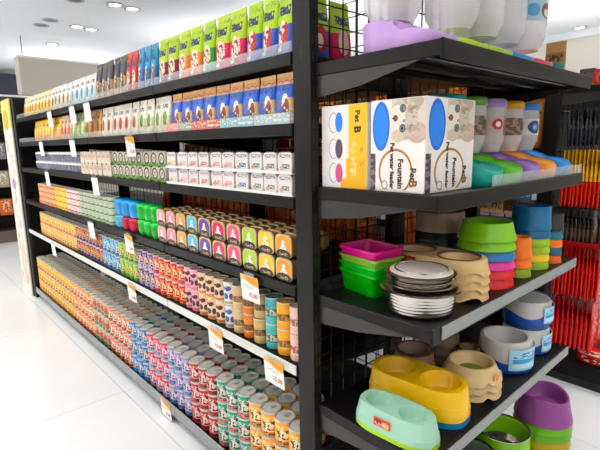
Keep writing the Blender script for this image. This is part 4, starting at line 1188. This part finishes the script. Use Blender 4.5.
for i in range(6):
    c = [('#b8302c', 'red'), ('#2f6a9a', 'blue')][0 if i % 3 else 1]
    t = thing('header_card', '%s header card on the far run shelf edge, %s from the end post' % (c[1], ORD[i]), 'card', (RX - 0.004, RB + 0.12 + i * 0.2, 1.128), 0, 'header cards on the far run')
    link('card', MB().box(0, 0.003, -0.095, 0.095, 0, 0.05).mesh('card', print_mat('header_' + c[1], c[0], [('noise', 0.05, 0.95, 0.3, 0.7, 12, 6, 0.55, '#e8d0b0')]), 0), t)

for i in range(14):
    c = ('brown', '#7a5238', '#b08a5c', '#3a2a20') if i % 3 else ('orange', '#f08428', '#f6b050', '#8a3a14')
    bag('sack_' + c[0], '', '%s sack on the highest shelf of the far run, %s from the tanks' % (c[0], ORD[i]), RX + 0.05, 0.62 + i * 0.22, 1.8005, 0.21, 0.3, 0.1, *c[1:], group='sacks on the highest shelf of the far run')

# hooks and hanging packs on the far rack
hook_me = MB().path([(0, 0.02, 0), (0, -0.30, 0), (0, -0.325, 0.006), (0, -0.335, 0.022)], 0.003).mesh('display_hook', CHROME)


def pack_parts(key, w, h, d, m, head):
    mb = MB()
    rr = []
    for z, dd in ((-h, 0.25), (-h * 0.95, 0.8), (-h * 0.6, 1.0), (-h * 0.35, 0.8), (-h * 0.2, 0.15)):
        rr.append([(a, b * dd, z) for a, b in rrect(w, d, d * 0.3, 2)])
    body = mb.rings(rr).mesh('pack_body_' + key, m, 50)
    hd = MB().box(-w * 0.5, w * 0.5, -0.0012, 0.0012, -h * 0.205, 0.012).mesh('header_flap_' + key, head, 0)
    return [('pack_body', body, (0, 0, 0), []), ('header_flap', hd, (0, 0, 0), [])]


def hang(level, desc, zhook, w, h, base, c2, c3, xs, n, pitch, ys0, group):
    m = print_mat('pack_' + level, base, [('rect', 0, 1, 0.6, 1, c2), ('noise', 0.1, 0.9, 0.15, 0.9, 6, 8, 0.54, c3)], 0.25, 'y')
    pp = pack_parts(level, w, h, pitch * 0.8, m, mat('flap_' + level, c2, 0.35))
    for q, x in enumerate(xs):
        t = thing('display_hook', 'chrome display hook carrying %ss, %s from the rack post' % (desc, ORD[q]), 'hook', (RX + x, RY, zhook), 0, 'display hooks on the far rack')
        link('hook_rod', hook_me, t)
        for i in range(n):
            from_parts('hanging_pack', '%s, %s from the grid on the %s hook' % (desc, ORD[i], ORD[q]), 'pack', pp, (RX + x, RY + ys0 - i * pitch, zhook - 0.004), group, random.uniform(-0.07, 0.07))


hang('dark', 'slim black and grey pack', 1.665, 0.1, 0.20, '#2a2c34', '#3a3c44', '#c8c8c4', (0.09, 0.22), 9, 0.022, -0.05, 'black packs on the far rack')
hang('yellow_red', 'yellow and red hanging pack', 1.43, 0.1, 0.32, '#e0401c', '#f4c02a', '#f0842c', (0.09, 0.22), 11, 0.021, -0.04, 'yellow and red packs on the far rack')
hang('tan', 'slim brown and grey hanging pack', 1.085, 0.09, 0.2, '#5a4a3c', '#38302a', '#b09a7a', (0.09, 0.22), 9, 0.022, -0.04, 'brown packs on the far rack')
hang('red_upper', 'bright red hanging pack, upper rank', 0.865, 0.11, 0.31, '#d82222', '#e03028', '#f09a8c', (0.09, 0.23), 12, 0.021, -0.04, 'upper red packs on the far rack')
hang('red_lower', 'bright red hanging bag, lower rank', 0.525, 0.12, 0.3, '#e02226', '#d01a20', '#f48a7c', (0.1, 0.24), 9, 0.026, -0.05, 'lower red bags on the far rack')
bag('teal', '', 'teal pack standing beside the brown hanging packs on the far rack', RX + 0.05, RY - 0.30, 0.8796, 0.09, 0.2, 0.04, '#3a7a92', '#4a90a8', '#cfe0e4')
# red tray shelf of the far rack that carries the teal pack
link('red_tray', MB().box(0.03, 1.1, -0.42, -0.01, 0.8745, 0.8795, 0.001).mesh('red_tray', mat('red_tray', '#b81a1c', 0.35), 0), rack2)
link('red_tray_lip', MB().box(0.022, 0.03, -0.42, -0.01, 0.8745, 0.90, 0.002).mesh('red_tray_lip', mat('red_tray', '#b81a1c'), 0), rack2)
link('wire_shelf', MB().box(0.03, 1.1, -0.42, -0.01, 1.099, 1.103).mesh('wire_shelf', CHROME, 0), rack2)
bag('scarlet_lying', '', 'red bag lying on the base deck of the far rack', RX + 0.06, RY - 0.28, 0.1405, 0.2, 0.1, 0.12, '#d01c20', '#f0d0c0', '#8a1014')
# goods on top of the far rack
for i, (nm, c, c2, x, y, w, h) in enumerate((('red', '#d83a4a', '#8a2a30', 0.08, -0.035, 0.06, 0.065), ('dark grey', '#4a4440', '#6a6460', 0.24, -0.06, 0.08, 0.12), ('amber', '#e8a848', '#f0d090', 0.08, -0.098, 0.06, 0.055), ('crimson', '#d02430', '#e87a70', 0.08, -0.19, 0.09, 0.09))):
    t = thing('food_carton', '%s carton on the top shelf of the far rack' % nm, 'carton', (RX + x, RY + y, 1.8005), 0, 'cartons on top of the far rack')
    link('carton', MB().box(0, 0.08, -w / 2, w / 2, 0, h, 0.002).mesh('carton', print_mat('top_carton_' + nm, c, [('noise', 0.1, 0.9, 0.2, 0.8, 8, 7, 0.52, c2)]), 0), t)
bag('kraft', '', 'tan paper bag with a dark mark on top of the far shelf run', 2.38, 0.16, 1.8005, 0.13, 0.34, 0.07, '#c89a64', '#a8764a', '#3a2a22')

# ------------------------------------------------------------------ far aisle beyond the end of the long run
far = thing('far_shelf', 'far dark shelf with orange cartons beyond the aisle', 'shelving', (-0.8, 7.6, 0))
for z in (0.45, 0.9, 1.35, 1.8):
    link('shelf', MB().box(-0.8, 1.6, 0, 0.5, z - 0.04, z, 0.003).mesh('shelf', DARK, 0), far)
link('base_deck', MB().box(-0.8, 1.6, 0, 0.5, 0, 0.18, 0.003).mesh('base_deck', mat('far_brown_base', '#6a5a50', 0.6), 0), far)
link('back_panel', MB().box(-0.8, 1.6, 0.5, 0.52, 0, 2.1).mesh('back_panel', BLACK, 0), far)
for zi, z in enumerate((0.45, 0.9, 1.35)):
    for i in range(12):
        c = [('#d8701c', 'orange'), ('#b8a890', 'beige'), ('#8a8a90', 'grey')][zi]
        t = thing('far_carton', '%s carton on the far shelf beyond the aisle, %s from its aisle end' % (c[1], ORD[i]), 'carton', (-1.5 + i * 0.19, 7.62, z + 0.0005), 0, 'cartons on the far shelf')
        link('carton', MB().box(-0.085, 0.085, 0, 0.15, 0, 0.26, 0.003).mesh('carton', print_mat('far_carton_' + c[1], c[0], [('noise', 0.1, 0.9, 0.2, 0.9, 5, 6, 0.55, '#e8dcc8')], 0.5, 'y'), 0), t)
